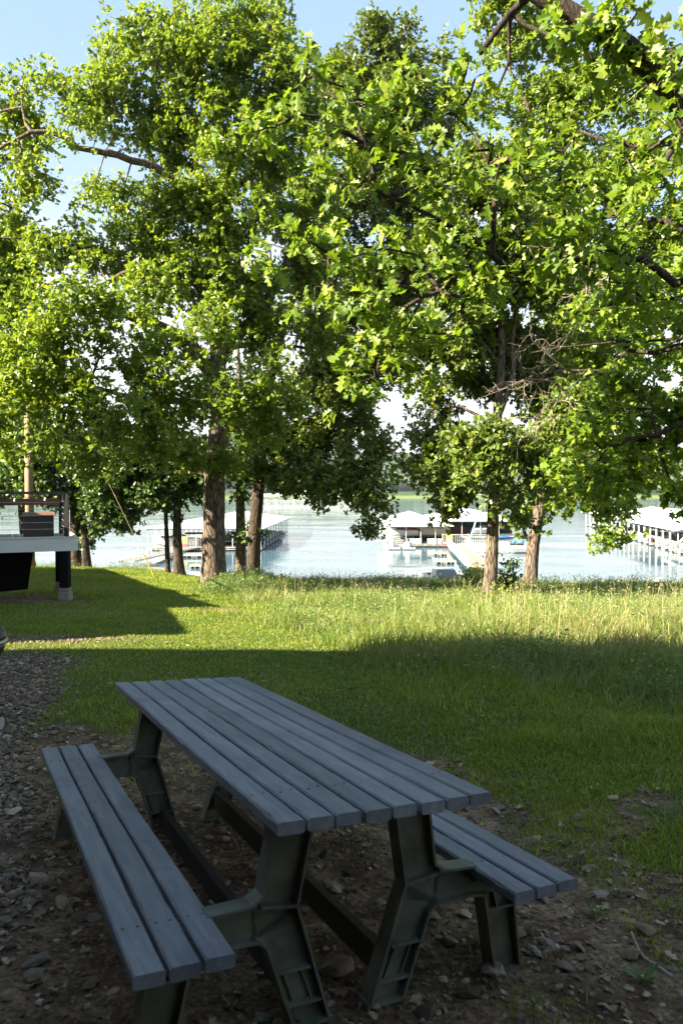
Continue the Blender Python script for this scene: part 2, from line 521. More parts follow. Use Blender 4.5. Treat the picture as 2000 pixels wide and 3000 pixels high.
t.links.new(ad.outputs['Fac'], m1.inputs['Factor']); t.links.new(turf.outputs[0], m1.inputs['A']); t.links.new(sm.outputs['Result'], m1.inputs['B'])
t.links.new(ag.outputs['Fac'], m2.inputs['Factor']); t.links.new(m1.outputs['Result'], m2.inputs['A']); t.links.new(peb.outputs[0], m2.inputs['B'])
# distance: shore shingle and the far wooded land
sp = nnode(t, 'ShaderNodeSeparateXYZ'); t.links.new(tcn.outputs['Object'], sp.inputs[0])
m3 = nnode(t, 'ShaderNodeMix', data_type='RGBA'); m4 = nnode(t, 'ShaderNodeMix', data_type='RGBA')
r3 = nnode(t, 'ShaderNodeMapRange', **{'From Min': 52., 'From Max': 58.}); t.links.new(sp.outputs['Y'], r3.inputs['Value'])
t.links.new(r3.outputs[0], m3.inputs['Factor']); t.links.new(m2.outputs['Result'], m3.inputs['A'])
shore = ramp(t, n2.outputs['Fac'], [(.3, (.22, .17, .13)), (.7, (.45, .37, .30))]); t.links.new(shore.outputs[0], m3.inputs['B'])
r4 = nnode(t, 'ShaderNodeMapRange', **{'From Min': 700., 'From Max': 705.}); t.links.new(sp.outputs['Y'], r4.inputs['Value'])
n5 = nnode(t, 'ShaderNodeTexNoise', Scale=.06, Detail=8., Roughness=.7); t.links.new(tcn.outputs['Object'], n5.inputs['Vector'])
wood = ramp(t, n5.outputs['Fac'], [(.35, (.018, .038, .012)), (.65, (.05, .085, .022))])
zr = nnode(t, 'ShaderNodeMapRange', **{'From Min': WATER + 1.4, 'From Max': WATER + 3.5}); t.links.new(sp.outputs['Z'], zr.inputs['Value'])
bankc = nnode(t, 'ShaderNodeMix', data_type='RGBA'); bankc.inputs['A'].default_value = (.13, .17, .05, 1); t.links.new(zr.outputs[0], bankc.inputs['Factor']); t.links.new(wood.outputs[0], bankc.inputs['B'])
t.links.new(r4.outputs[0], m4.inputs['Factor']); t.links.new(m3.outputs['Result'], m4.inputs['A']); t.links.new(bankc.outputs['Result'], m4.inputs['B'])
t.links.new(m4.outputs['Result'], b.inputs['Base Color'])
bp = nnode(t, 'ShaderNodeBump', Strength=.7, Distance=.02); t.links.new(n2.outputs['Fac'], bp.inputs['Height']); t.links.new(bp.outputs[0], b.inputs['Normal'])
me.materials.append(gm)

# the lake
g = Geo(); g.add([[-2500, 45, WATER], [2500, 45, WATER], [2500, 1500, WATER], [-2500, 1500, WATER]], [[0, 1, 2, 3]])
wm = bpy.data.materials.new('lake_water'); wm.use_nodes = True
t = wm.node_tree; b = t.nodes['Principled BSDF']
b.inputs['Base Color'].default_value = (.07, .135, .175, 1); b.inputs['Roughness'].default_value = .05; b.inputs['IOR'].default_value = 1.42
b.inputs['Specular IOR Level'].default_value = .5
tcn = nnode(t, 'ShaderNodeTexCoord'); mpn = nnode(t, 'ShaderNodeMapping'); mpn.inputs['Scale'].default_value = (.35, 1.0, 1); mpn.inputs['Rotation'].default_value = (0, 0, .12)
t.links.new(tcn.outputs['Object'], mpn.inputs[0])
na = nnode(t, 'ShaderNodeTexNoise', Scale=1.6, Detail=4., Roughness=.55); t.links.new(mpn.outputs[0], na.inputs['Vector'])
nb = nnode(t, 'ShaderNodeTexNoise', Scale=.12, Detail=3.); t.links.new(mpn.outputs[0], nb.inputs['Vector'])
mr = nnode(t, 'ShaderNodeMapRange', **{'From Min': .42, 'From Max': .62, 'To Min': .15, 'To Max': 1.}); t.links.new(nb.outputs['Fac'], mr.inputs['Value'])
mu = nnode(t, 'ShaderNodeMath', operation='MULTIPLY'); t.links.new(na.outputs['Fac'], mu.inputs[0]); t.links.new(mr.outputs[0], mu.inputs[1])
bp = nnode(t, 'ShaderNodeBump', Strength=.5, Distance=.08); t.links.new(mu.outputs[0], bp.inputs['Height']); t.links.new(bp.outputs[0], b.inputs['Normal'])
tag(g.obj('water', wm), kind='structure')

# ------------------------------------------------------------------ leaves
def half(o_pts, mids, tris_r):
    """mirror a right half leaf: mids on the midrib, o_pts on the outline"""
    V = [(0, y, -.12 * y * y) for y in mids]; nm = len(mids)
    V += [(x, y, .22 * x - .12 * y * y) for x, y in o_pts]; V += [(-x, y, .22 * x - .12 * y * y) for x, y in o_pts]
    no = len(o_pts); T = []
    for tri in tris_r:
        T.append([i if i < nm else i for i in tri])
        T.append([i if i < nm else i + no for i in tri][::-1])
    return np.array(V, dtype=float), np.array(T)


LEAF_A = half([(.05, .12), (.27, .27), (.09, .40), (.37, .60), (.12, .66), (.26, .90), (.05, .92)], [0, .35, .7, 1.0],
              [(0, 4, 1), (4, 5, 1), (5, 6, 1), (1, 6, 2), (6, 7, 2), (7, 8, 2), (2, 8, 3), (8, 9, 3), (9, 10, 3)])
LEAF_B = half([(.33, .34), (.15, .50), (.38, .76)], [0, .55, 1.0], [(0, 3, 1), (3, 4, 1), (1, 4, 5), (1, 5, 2)])
LEAF_C = half([(.30, .52)], [0, 1.0], [(0, 2, 1)])
LEAF_M = half([(.16, .04), (.42, .12), (.27, .30), (.52, .52), (.20, .58), (.16, .80)], [.05, .40, 1.0],
              [(0, 3, 1), (3, 4, 1), (4, 5, 1), (5, 6, 1), (6, 7, 1), (7, 8, 1), (1, 8, 2)])


def leaves(C, A, N, S, tmpl):
    """C centres, A axes, N normals, S sizes"""
    Vt, Tt = tmpl; n = len(C); k = len(Vt)
    A = A / (np.linalg.norm(A, axis=1)[:, None] + 1e-9)
    N = N - A * (N * A).sum(1)[:, None]; N /= np.linalg.norm(N, axis=1)[:, None] + 1e-9
    X = np.cross(A, N)
    cu = 1 + 1.3 * np.sin(np.arange(n) * 12.9898)[:, None, None]; cx = .92 + .22 * np.sin(np.arange(n) * 7.13)[:, None, None]; tw_ = .45 * np.sin(np.arange(n) * 3.71)[:, None, None]
    V = C[:, None, :] + S[:, None, None] * (Vt[None, :, 0:1] * cx * X[:, None, :] + Vt[None, :, 1:2] * A[:, None, :] + (Vt[None, :, 2:3] * cu + Vt[None, :, 0:1] * Vt[None, :, 1:2] * tw_) * N[:, None, :])
    T = Tt[None] + (np.arange(n) * k)[:, None, None]
    return V.reshape(-1, 3), T.reshape(-1, 3)


DENS = 2.5


def tips_in(clumps, depth, rg, sub_r=.5, tips_per=8, dens=1.0, drand=.8, dscale=.75):
    """clumps (x, y, rx, ry[, dd]) in picture thousandths at a depth; returns tip points and their clump centres"""
    tips = []; cens = []
    for c in clumps:
        x, y, rx, ry = c[:4]; dd = c[4] if len(c) > 4 else 0
        dep = depth + dd
        ct = np.array(D(x, y, dep)); mx = rx * 1.27551 / F * dep; mz = ry * 1.27551 / F * dep; my = (mx + mz) / 2 * dscale
        ct = ct + [0, rg.uniform(-drand, drand), 0]
        ns = max(2, int(DENS * dens * (mx * mz * PI) / (sub_r ** 2 * PI) * 1.15 * (.6 + my / sub_r * .25)))
        u = rg.randn(ns, 3); u /= np.linalg.norm(u, axis=1)[:, None]; u *= (rg.rand(ns, 1) ** .45)
        sc_ = ct + u * [mx, my, mz]
        for s in sc_:
            rr = sub_r * rg.uniform(.6, 1.25)
            nt_ = max(3, int(tips_per * rg.uniform(.6, 1.4)))
            v = rg.randn(nt_, 3) * rr * .45 * [1, 1, .75]
            tips.append(s + v); cens.append(np.repeat(s[None], nt_, 0))
    return np.concatenate(tips), np.concatenate(cens)


def resample(path, step=.3):
    P = [np.array(tuple(p), dtype=float) for p in path]
    out = [P[0]]
    m = len(P)
    # catmull-rom through the points
    for i in range(m - 1):
        p0 = P[max(i - 1, 0)]; p1 = P[i]; p2 = P[i + 1]; p3 = P[min(i + 2, m - 1)]
        n = max(1, int(np.linalg.norm(p2 - p1) / step))
        for k in range(1, n + 1):
            t_ = k / n
            out.append(.5 * ((2 * p1) + (-p0 + p2) * t_ + (2 * p0 - 5 * p1 + 4 * p2 - p3) * t_ ** 2 + (-p0 + 3 * p1 - 3 * p2 + p3) * t_ ** 3))
    return np.array(out)


def skeleton(paths, tips, rg, k=.28, step=.5, jit=.10, tipr=.0035, expo=2.35):
    """paths: list of (points, radii). Returns Geo of trunk + branches and twig tips directions"""
    g = Geo()
    P = []; par = []; pl = []; fixed = []
    for idx, (pts, r0, r1) in enumerate(paths):
        q = resample(pts, .3); m = len(q)
        if idx > 0:
            q[1:-1] += rg.randn(m - 2, 3) * .025
        rr = np.linspace(0, 1, m); rad = r0 * (1 - rr) ** .8 + r1 * (1 - (1 - rr) ** .8) if idx else r0 + (r1 - r0) * rr
        base = len(P)
        if idx == 0: p_par = -1; l0 = 0
        else:
            dd = np.linalg.norm(np.array(P) - q[0], axis=1); p_par = int(dd.argmin()); l0 = pl[p_par] * .3
        for i in range(m):
            P.append(q[i]); par.append(p_par if i == 0 else base + i - 1)
            pl.append(l0 + i * .3 * .35); fixed.append(rad[i])
        if idx == 0: g.tube(q, rad, 22, flare=.42, wob=.025, seed=rg.randint(999))
        else: g.tube(np.vstack([P[p_par][None], q]), np.r_[rad[0], rad], 10, wob=.05, seed=rg.randint(999))
    nb = len(P)
    base = np.array(P)
    dmin = np.array([np.linalg.norm(base - t_, axis=1).min() for t_ in tips])
    order = np.argsort(dmin)
    cap = nb + len(tips) * 14
    A = np.zeros((cap, 3)); A[:nb] = base; PLn = np.zeros(cap); PLn[:nb] = pl
    par = par + [0] * (cap - nb); n = nb; tipnode = np.zeros(len(tips), dtype=int)
    for ti in order:
        tp = tips[ti]
        dd = np.linalg.norm(A[:n] - tp, axis=1); cost = dd + k * PLn[:n]
        j = int(cost.argmin()); v = tp - A[j]; ln = dd[j]; m = max(1, int(ln / step)); m = min(m, 13)
        prev = j; start = A[j].copy()
        bend = rg.randn(3) * .10 * ln; bend[2] += .06 * ln
        for q in range(1, m + 1):
            if n >= cap: break
            f_ = q / m
            pos = start + v * f_ + bend * math.sin(f_ * PI) + (rg.randn(3) * jit * (ln / m) if q < m else 0)
            A[n] = pos; par[n] = prev; PLn[n] = PLn[prev] + ln / m; prev = n; n += 1
        tipnode[ti] = prev
    A = A[:n]; par = np.array(par[:n])
    wgt = np.zeros(n); wgt[tipnode] += 1
    for i in range(n - 1, nb - 1, -1):
        wgt[par[i]] += wgt[i]
    rad = np.maximum(tipr * np.maximum(wgt, 1) ** (1 / expo) * 1.6, tipr)
    fx = np.array(fixed)
    idx = np.arange(nb, n); pa = par[idx]
    r1 = rad[idx]; r0 = np.where(pa < nb, np.minimum(r1 * 1.3, fx[np.minimum(pa, nb - 1)]), rad[pa]); r0 = np.minimum(r0, r1 * 1.6)
    a_ = A[pa]; b_ = A[idx]; t_ = b_ - a_; ln = np.linalg.norm(t_, axis=1)[:, None] + 1e-9; t_ = t_ / ln
    ref = np.where(np.abs(t_[:, 2:3]) < .9, np.array([[0, 0, 1.]]), np.array([[1., 0, 0]]))
    x_ = np.cross(t_, ref); x_ /= np.linalg.norm(x_, axis=1)[:, None]; y_ = np.cross(t_, x_)
    ns = 5; th = np.arange(ns) / ns * 2 * PI
    R0 = a_[:, None] + r0[:, None, None] * (np.cos(th)[None, :, None] * x_[:, None] + np.sin(th)[None, :, None] * y_[:, None])
    R1 = b_[:, None] + r1[:, None, None] * (np.cos(th)[None, :, None] * x_[:, None] + np.sin(th)[None, :, None] * y_[:, None])
    V = np.concatenate([R0, R1], 1).reshape(-1, 3)
    m = len(idx); j = np.arange(ns); kk = (j + 1) % ns
    Q = (np.stack([j, kk, kk + ns, j + ns], -1)[None] + (np.arange(m) * 2 * ns)[:, None, None]).reshape(-1, 4)
    g.add(V, Q)
    tdir = A[tipnode] - A[par[tipnode]]
    return g, tdir


def foliage(tips, cens, tdir, rg, per=26, size=.14, tmpl=LEAF_B, spread=.13, up=.55, droop=.15, svar=.3):
    n = len(tips) * per
    C0 = np.repeat(tips, per, 0); out = np.repeat(tips - cens, per, 0); td = np.repeat(tdir, per, 0)
    out /= np.linalg.norm(out, axis=1)[:, None] + .05; td = td / (np.linalg.norm(td, axis=1)[:, None] + 1e-6)
    # leaves sit in whorls: a few shoots round each tip
    sh = np.repeat(rg.randn(len(tips) * max(1, per // 6), 3) * spread * 1.25, 6, 0)
    if len(sh) < n: sh = np.vstack([sh, rg.randn(n - len(sh), 3) * spread])
    # order shoots so that each belongs to one tip
    C = C0 + sh[:n] + rg.randn(n, 3) * spread * .18
    r = rg.randn(n, 3); r /= np.linalg.norm(r, axis=1)[:, None]
    A = r * .95 + out * .35 + td * .35 + [0, 0, -droop]
    N = rg.randn(n, 3) * .55 + [0, 0, up] + out * .35 + np.array([-.55, -.38, .25])
    S = size * (1 - svar + 2 * svar * rg.rand(n))
    return leaves(C, A, N, S, tmpl)


def tree(name, label, paths, clumps, depth, seed, lm, bm, per=26, size=.14, tmpl=LEAF_B, sub_r=.5, tips_per=8, dens=1.0, group=None, svar=.3,
         spread=.13, step=.5, extra=None, drand=.8, up=.55, dscale=.75, droop=.15, cat='tree'):
    rg = np.random.RandomState(seed)
    tips, cens = tips_in(clumps, depth, rg, sub_r, tips_per, dens, drand, dscale)
    g, td = skeleton(paths, tips, rg, step=step)
    p0 = Vector(tuple(paths[0][0][0]))
    root = thing(name, p0, label, cat, group)
    if extra: extra(g, rg)
    g.obj('trunk', bm, root, smooth=True, loc=None)
    V, T = foliage(tips, cens, td, rg, per, size, tmpl, spread, up, droop, svar)
    gg = Geo(); gg.add(V, None, T); gg.obj('crown', lm, root)
    for ch in root.children:            # children are built in world space; take the root's place off
        ch.data.transform(Matrix.Translation(-p0))
    return root


def base_at(px, d, lean=0):
    x = (px - 1000) / F * d
    return Vector((x, d, tz1(x, d) - .12))


# main oak -----------------------------------------------------------
d1 = 22.7
T1 = [
    ([base_at(624, d1)] + [D(x, y, d1 + dy) for x, y, dy in ((491, 1200, 0), (494, 1080, 0), (505, 960, 0), (503, 880, 0), (500, 800, 0), (512, 700, .2), (515, 560, .3), (520, 420, .3), (505, 280, .2), (490, 150, 0), (480, 40, 0))], .37, .05),
    ([D(x, y, d1 + dy) for x, y, dy in ((480, 850, 0), (455, 815, -.3), (400, 765, -.8), (320, 735, -1.2), (230, 690, -1.6), (150, 640, -2.0))], 0.221, 0.034),
    ([D(x, y, d1 + dy) for x, y, dy in ((500, 700, 0), (440, 640, -.6), (380, 630, -1), (330, 610, -1.3), (280, 630, -1.5), (215, 665, -1.7))], 0.143, 0.034),
    ([D(x, y, d1 + dy) for x, y, dy in ((515, 560, .2), (440, 460, -.5), (380, 400, -.9), (330, 375, -1.3), (240, 350, -1.7), (180, 340, -2.0), (110, 300, -2.2), (40, 318, -2.2), (-40, 370, -2.0))], 0.156, 0.023),
    ([D(x, y, d1 + dy) for x, y, dy in ((518, 520, .2), (470, 410, .5), (400, 360, 1.0), (330, 330, 1.4), (250, 300, 1.6))], 0.130, 0.023),
    ([D(x, y, d1 + dy) for x, y, dy in ((505, 830, 0), (545, 770, .2), (600, 720, .5), (625, 670, .8), (660, 600, 1), (690, 500, 1.2), (720, 400, 1.4))], 0.221, 0.034),
    ([D(x, y, d1 + dy) for x, y, dy in ((520, 420, .3), (560, 300, .2), (600, 180, 0), (620, 60, 0))], 0.104, 0.023),
    ([D(x, y, d1 + dy) for x, y, dy in ((515, 470, .3), (590, 380, .8), (650, 300, 1.2), (680, 200, 1.2))], 0.091, 0.023),
    ([D(x, y, d1 + dy) for x, y, dy in ((505, 980, 0), (560, 985, -.6), (610, 960, -1.2), (650, 920, -1.6))], 0.117, 0.023),
    ([D(x, y, d1 + dy) for x, y, dy in ((490, 1065, 0), (460, 1060, -.5), (420, 1045, -1.0), (350, 1060, -1.4), (260, 1055, -1.8))], 0.156, 0.023),
    ([D(x, y, d1 + dy) for x, y, dy in ((485, 1090, 0), (440, 1085, .6), (385, 1085, 1.), (350, 1095, 1.2))], 0.078, 0.023),
    ([D(x, y, d1 + dy) for x, y, dy in ((495, 930, 0), (430, 925, -1), (330, 915, -2), (250, 900, -2.8), (150, 880, -3.2))], 0.130, 0.023),
    ([D(x, y, d1 + dy) for x, y, dy in ((505, 800, 0), (560, 790, 1), (640, 800, 2), (730, 790, 3))], 0.117, 0.023),
    ([D(x, y, d1 + dy) for x, y, dy in ((490, 160, 0), (440, 90, 0), (420, 0, .3))], 0.065, 0.023),
]
C1 = [(70, 880, 70, 60, -2), (60, 1010, 60, 40, -2), (250, 240, 110, 80), (90, 250, 100, 60), (40, 330, 70, 70), (330, 150, 90, 90), (410, 60, 100, 90), (250, 60, 40, 50), (480, 160, 110, 100), (570, 60, 90, 110), (600, 190, 100, 80),
      (470, 270, 120, 80), (330, 280, 110, 60), (640, 50, 30, 50), (650, 150, 60, 90), (680, 260, 80, 90), (610, 340, 110, 90), (200, 330, 90, 40, -2), (60, 430, 80, 60, -2), (10, 520, 60, 90),
      (300, 480, 110, 60, -1), (470, 440, 110, 90), (560, 520, 120, 100), (680, 420, 90, 110), (130, 560, 110, 70, -1.5), (260, 590, 110, 60, -1.5), (400, 560, 110, 80), (480, 640, 110, 80),
      (60, 660, 100, 90, -1.5), (200, 730, 120, 90, -3.5), (330, 680, 100, 70, -2), (330, 820, 130, 80, -3.5), (150, 840, 140, 90, -4), (40, 800, 90, 110, -3.5), (450, 900, 110, 70, -3),
      (60, 950, 110, 80, -4), (220, 960, 130, 70, -4.5), (360, 980, 120, 60, -3.6), (180, 1050, 90, 40, -3.5), (330, 1050, 80, 35, -1.2), (440, 1030, 60, 50, -1), (560, 880, 90, 70, -3), (600, 750, 100, 90, 0),
      (560, 650, 110, 80, 1), (700, 620, 90, 110, 1.5), (730, 760, 80, 80, 2.4), (640, 940, 70, 60, -1.5), (550, 1000, 50, 40, -1), (470, 760, 80, 60, -3), (-50, 640, 70, 260, -1), (-60, 360, 60, 90), (430, 340, 90, 60, 1.5),
      (250, 420, 90, 35, 1.2), (520, 1060, 40, 30, -.6)]
tree('oak_tree', 'broad spreading oak with the thickest furrowed trunk, standing in weeds at the lawn edge', T1, C1, d1, 11, M_OAK, M_BARK, per=26, size=.138, sub_r=.44, tips_per=8, dens=.68, spread=.15, group='trees on the shore lawn')

# tree pair behind the oak ------------------------------------------
d2 = 28.0
T2 = [([base_at(740, d2)] + [D(x, y, d2) for x, y in ((585, 1220), (594, 1120), (604, 1000), (618, 880), (660, 720), (720, 560), (790, 400), (850, 250), (880, 120))], .26, .05),
      ([D(x, y, d2) for x, y in ((606, 980), (660, 930), (740, 910), (820, 900))], .10, .02),
      ([D(x, y, d2) for x, y in ((596, 1100), (650, 1060), (730, 1050), (820, 1080))], .09, .02),
      ([D(x, y, d2) for x, y in ((690, 640), (780, 590), (880, 560), (960, 520))], .10, .02),
      ([D(x, y, d2) for x, y in ((760, 460), (850, 380), (940, 300), (980, 220))], .08, .02),
      ([D(x, y, d2) for x, y in ((840, 280), (900, 180), (930, 80))], .06, .02)]
C2 = [(760, 870, 110, 70, -1), (830, 960, 60, 40, -1), (840, 1050, 70, 60, -2), (700, 1000, 70, 60), (640, 1060, 80, 40), (770, 1100, 100, 50, -1.5), (850, 1140, 70, 50, -2), (840, 1210, 22, 35, -2), (660, 1110, 60, 30, -1), (740, 1150, 40, 25, -1),
      (890, 830, 60, 70), (800, 720, 100, 80), (880, 640, 100, 80), (750, 580, 90, 90), (850, 480, 110, 90), (960, 480, 90, 80), (930, 380, 110, 80), (820, 320, 90, 90), (760, 200, 50, 60), (840, 180, 80, 70),
      (920, 250, 90, 80), (920, 60, 35, 55), (1000, 130, 25, 50), (860, 90, 60, 50), (790, 120, 45, 60), (940, 150, 70, 60), (1010, 280, 60, 70), (970, 600, 70, 80), (930, 720, 80, 60), (700, 900, 90, 60, 1), (620, 1000, 90, 50, 1), (760, 1010, 90, 60, 1), (840, 880, 60, 60, 1), (690, 1080, 80, 40, 1)]
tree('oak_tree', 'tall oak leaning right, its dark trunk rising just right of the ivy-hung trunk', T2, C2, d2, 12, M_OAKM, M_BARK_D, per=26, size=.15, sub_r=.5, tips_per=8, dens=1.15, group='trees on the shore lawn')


def ivy(g, rg): pass


T2b = [([base_at(704, d2 + .6)] + [D(x, y, d2 + .6) for x, y in ((553, 1230), (552, 1130), (550, 1020), (552, 900), (545, 780))], .23, .05),
       ([D(x, y, d2 + .6) for x, y in ((552, 1080), (610, 1040), (660, 990))], .06, .02), ([D(x, y, d2 + .6) for x, y in ((551, 1000), (500, 940), (450, 900))], .06, .02)]
C2b = [(560, 1150, 14, 45, -.4), (566, 1225, 18, 20, -.4), (560, 1090, 50, 30), (620, 1050, 60, 50), (540, 1010, 80, 50), (600, 950, 80, 60), (480, 1060, 40, 30), (700, 1080, 40, 40), (520, 900, 80, 60)]
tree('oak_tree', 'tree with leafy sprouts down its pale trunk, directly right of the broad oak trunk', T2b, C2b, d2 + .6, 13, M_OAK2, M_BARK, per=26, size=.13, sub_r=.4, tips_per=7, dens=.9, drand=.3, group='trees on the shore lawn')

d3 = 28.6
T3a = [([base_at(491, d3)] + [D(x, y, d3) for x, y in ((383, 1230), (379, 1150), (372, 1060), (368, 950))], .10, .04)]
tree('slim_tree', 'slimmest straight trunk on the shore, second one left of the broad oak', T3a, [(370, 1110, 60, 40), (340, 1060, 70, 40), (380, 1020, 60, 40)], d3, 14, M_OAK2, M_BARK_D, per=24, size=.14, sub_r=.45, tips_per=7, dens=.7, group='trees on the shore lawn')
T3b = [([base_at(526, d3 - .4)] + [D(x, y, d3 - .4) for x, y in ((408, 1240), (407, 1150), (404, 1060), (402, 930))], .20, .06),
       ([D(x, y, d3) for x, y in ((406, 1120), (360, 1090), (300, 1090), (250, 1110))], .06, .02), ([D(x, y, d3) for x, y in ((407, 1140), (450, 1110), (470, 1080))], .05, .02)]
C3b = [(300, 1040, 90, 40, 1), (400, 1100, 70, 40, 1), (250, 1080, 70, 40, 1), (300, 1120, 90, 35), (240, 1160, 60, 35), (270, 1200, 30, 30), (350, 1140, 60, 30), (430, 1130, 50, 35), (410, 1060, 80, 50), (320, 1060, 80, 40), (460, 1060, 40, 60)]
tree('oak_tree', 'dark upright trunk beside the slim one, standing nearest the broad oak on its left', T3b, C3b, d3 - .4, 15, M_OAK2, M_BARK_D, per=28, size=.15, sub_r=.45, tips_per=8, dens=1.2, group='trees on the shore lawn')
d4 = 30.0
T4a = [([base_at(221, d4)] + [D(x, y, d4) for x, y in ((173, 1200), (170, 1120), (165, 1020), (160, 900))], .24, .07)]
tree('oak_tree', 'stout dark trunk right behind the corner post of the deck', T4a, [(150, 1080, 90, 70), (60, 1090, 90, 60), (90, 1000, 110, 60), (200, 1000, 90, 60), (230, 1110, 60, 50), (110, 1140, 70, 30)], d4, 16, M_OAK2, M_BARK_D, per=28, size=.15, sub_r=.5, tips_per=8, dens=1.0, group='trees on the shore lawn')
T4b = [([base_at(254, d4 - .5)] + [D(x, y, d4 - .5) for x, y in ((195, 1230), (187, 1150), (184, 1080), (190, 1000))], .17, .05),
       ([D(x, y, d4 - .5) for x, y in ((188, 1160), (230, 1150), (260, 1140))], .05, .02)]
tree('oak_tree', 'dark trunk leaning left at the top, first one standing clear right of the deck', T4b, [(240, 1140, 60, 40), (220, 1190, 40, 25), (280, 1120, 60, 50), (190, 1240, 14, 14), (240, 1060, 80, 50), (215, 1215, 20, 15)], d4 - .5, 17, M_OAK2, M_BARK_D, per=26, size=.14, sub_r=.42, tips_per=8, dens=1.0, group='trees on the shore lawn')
d5 = 31.0
T5 = [([base_at(88, d5)] + [D(x, y, d5) for x, y in ((54, 1180), (53, 1080), (52, 980), (50, 880))], .25, .08)]
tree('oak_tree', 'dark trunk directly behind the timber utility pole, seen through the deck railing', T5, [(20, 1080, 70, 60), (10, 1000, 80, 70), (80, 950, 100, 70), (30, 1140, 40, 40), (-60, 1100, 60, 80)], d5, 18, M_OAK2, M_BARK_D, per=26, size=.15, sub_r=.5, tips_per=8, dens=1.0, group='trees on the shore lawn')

# right oak -----------------------------------------------------------
d6 = 16.7
T6 = [([base_at(1431, d6)] + [D(x, y, d6) for x, y in ((1128, 1290), (1132, 1180), (1138, 1080), (1142, 950), (1150, 840), (1150, 720), (1147, 600), (1140, 480), (1130, 380))], .155, .04),
      ([D(x, y, d6) for x, y in ((1143, 960), (1165, 900), (1178, 800), (1182, 700), (1200, 560))], .07, .02),
      ([D(x, y, d6) for x, y in ((1140, 1000), (1100, 960), (1060, 935), (1000, 930))], .05, .015),
      ([D(x, y, d6) for x, y in ((1150, 860), (1120, 800), (1070, 740), (1020, 700))], .05, .015),
      ([D(x, y, d6) for x, y in ((1140, 1100), (1180, 1060), (1240, 1040))], .05, .015),
      ([D(x, y, d6) for x, y in ((1135, 1140), (1090, 1110), (1030, 1120), (980, 1150))], .05, .015),
      ([D(x, y, d6) for x, y in ((1170, 900), (1230, 860), (1290, 850))], .05, .015),
      ([D(x, y, d6) for x, y in ((1150, 700), (1100, 620), (1060, 560))], .05, .015)]
C6 = [(1120, 450, 110, 70), (1060, 560, 110, 70), (1180, 560, 110, 80), (1130, 660, 110, 60), (1250, 650, 100, 70), (1040, 690, 80, 60), (1040, 790, 70, 60), (1110, 780, 70, 50, 1), (1220, 780, 90, 60, 1), (1090, 870, 80, 50, .8),
      (1230, 890, 90, 60, 1), (990, 900, 50, 35), (1000, 980, 60, 50), (1060, 1020, 80, 50, -.6), (1130, 1010, 80, 40, -1), (970, 1060, 40, 40), (1020, 1100, 80, 35), (1100, 1090, 70, 40, -.6), (1200, 1030, 80, 50, -.6),
      (1260, 1090, 70, 40), (1010, 1160, 60, 30), (1060, 1150, 60, 35), (1190, 1120, 50, 40), (1180, 1180, 30, 30), (1300, 970, 80, 60), (960, 780, 40, 40), (1260, 540, 90, 80, 1), (1000, 600, 60, 60)]
tree('oak_tree', 'right-hand oak with dappled trunk and leafy sprouts at its foot, in the tall grass', T6, C6, d6, 21, M_OAKM, M_BARK, per=28, size=.12, sub_r=.36, tips_per=8, dens=1.2, spread=.11, group='trees on the shore lawn')
d7 = 21.8
T7 = [([base_at(1553, d7)] + [D(x, y, d7) for x, y in ((1224, 1250), (1235, 1190), (1250, 1100), (1275, 980), (1300, 850), (1310, 700), (1320, 550), (1320, 400), (1310, 250), (1290, 130))], .19, .05),
      ([D(x, y, d7) for x, y in ((1240, 1160), (1290, 1140), (1350, 1150), (1410, 1170), (1450, 1240))], .05, .015),
      ([D(x, y, d7) for x, y in ((1318, 500), (1370, 400), (1420, 300))], .07, .02), ([D(x, y, d7) for x, y in ((1318, 450), (1250, 330), (1190, 200), (1150, 100))], .07, .02)]
C7 = [(1245, 1040, 45, 50, -.8), (1265, 900, 45, 60, -.8), (1290, 760, 50, 60, -.8), (1300, 1130, 80, 40), (1380, 1160, 60, 25), (1440, 1170, 50, 15), (1430, 1235, 28, 14, -1), (1230, 1150, 50, 40), (1350, 1080, 90, 60), (1290, 1010, 90, 60), (1400, 900, 120, 100, 1), (1480, 1050, 100, 60, 1), (1330, 850, 110, 80, 1), (1450, 750, 120, 100, 1),
      (1280, 700, 100, 80), (1400, 600, 120, 90), (1300, 480, 110, 80), (1430, 420, 110, 90), (1340, 350, 90, 80), (1220, 300, 70, 60), (1200, 200, 60, 45), (1150, 90, 60, 70), (1120, 30, 50, 50), (1190, 30, 70, 60), (1270, 180, 70, 80), (1250, 60, 60, 60),
      (1330, 200, 80, 80), (1450, 200, 100, 100), (1180, 380, 60, 60), (1100, 260, 50, 40), (1080, 340, 60, 60), (1500, 560, 90, 120), (1210, 430, 80, 50)]
tree('oak_tree', 'sunlit smooth-sided trunk standing alone at the water side, tilted to the right', T7, C7, d7, 22, M_OAK, M_BARK, per=26, size=.14, sub_r=.46, tips_per=8, dens=.9, group='trees on the shore lawn')

# small tree just outside the left edge, its shade lies across the meadow
TS = [([Vector((-9.0, 13.9, tz1(-9.0, 13.9) - .1)), Vector((-9.0, 13.9, 2)), Vector((-8.9, 14.1, 4)), Vector((-8.6, 13.8, 6))], .12, .04)]
tree('oak_tree', 'small tree just beyond the left edge, between the deck and the gravel', TS, [(-270, 650, 190, 100), (-330, 540, 170, 90), (-270, 320, 190, 120, -2.5), (-280, 130, 190, 130, -1.5), (-260, 480, 160, 80, -1)], 15.0, 41, M_OAK, M_BARK, per=24, size=.16, sub_r=.42, tips_per=8, dens=1.3, group='trees on the shore lawn')

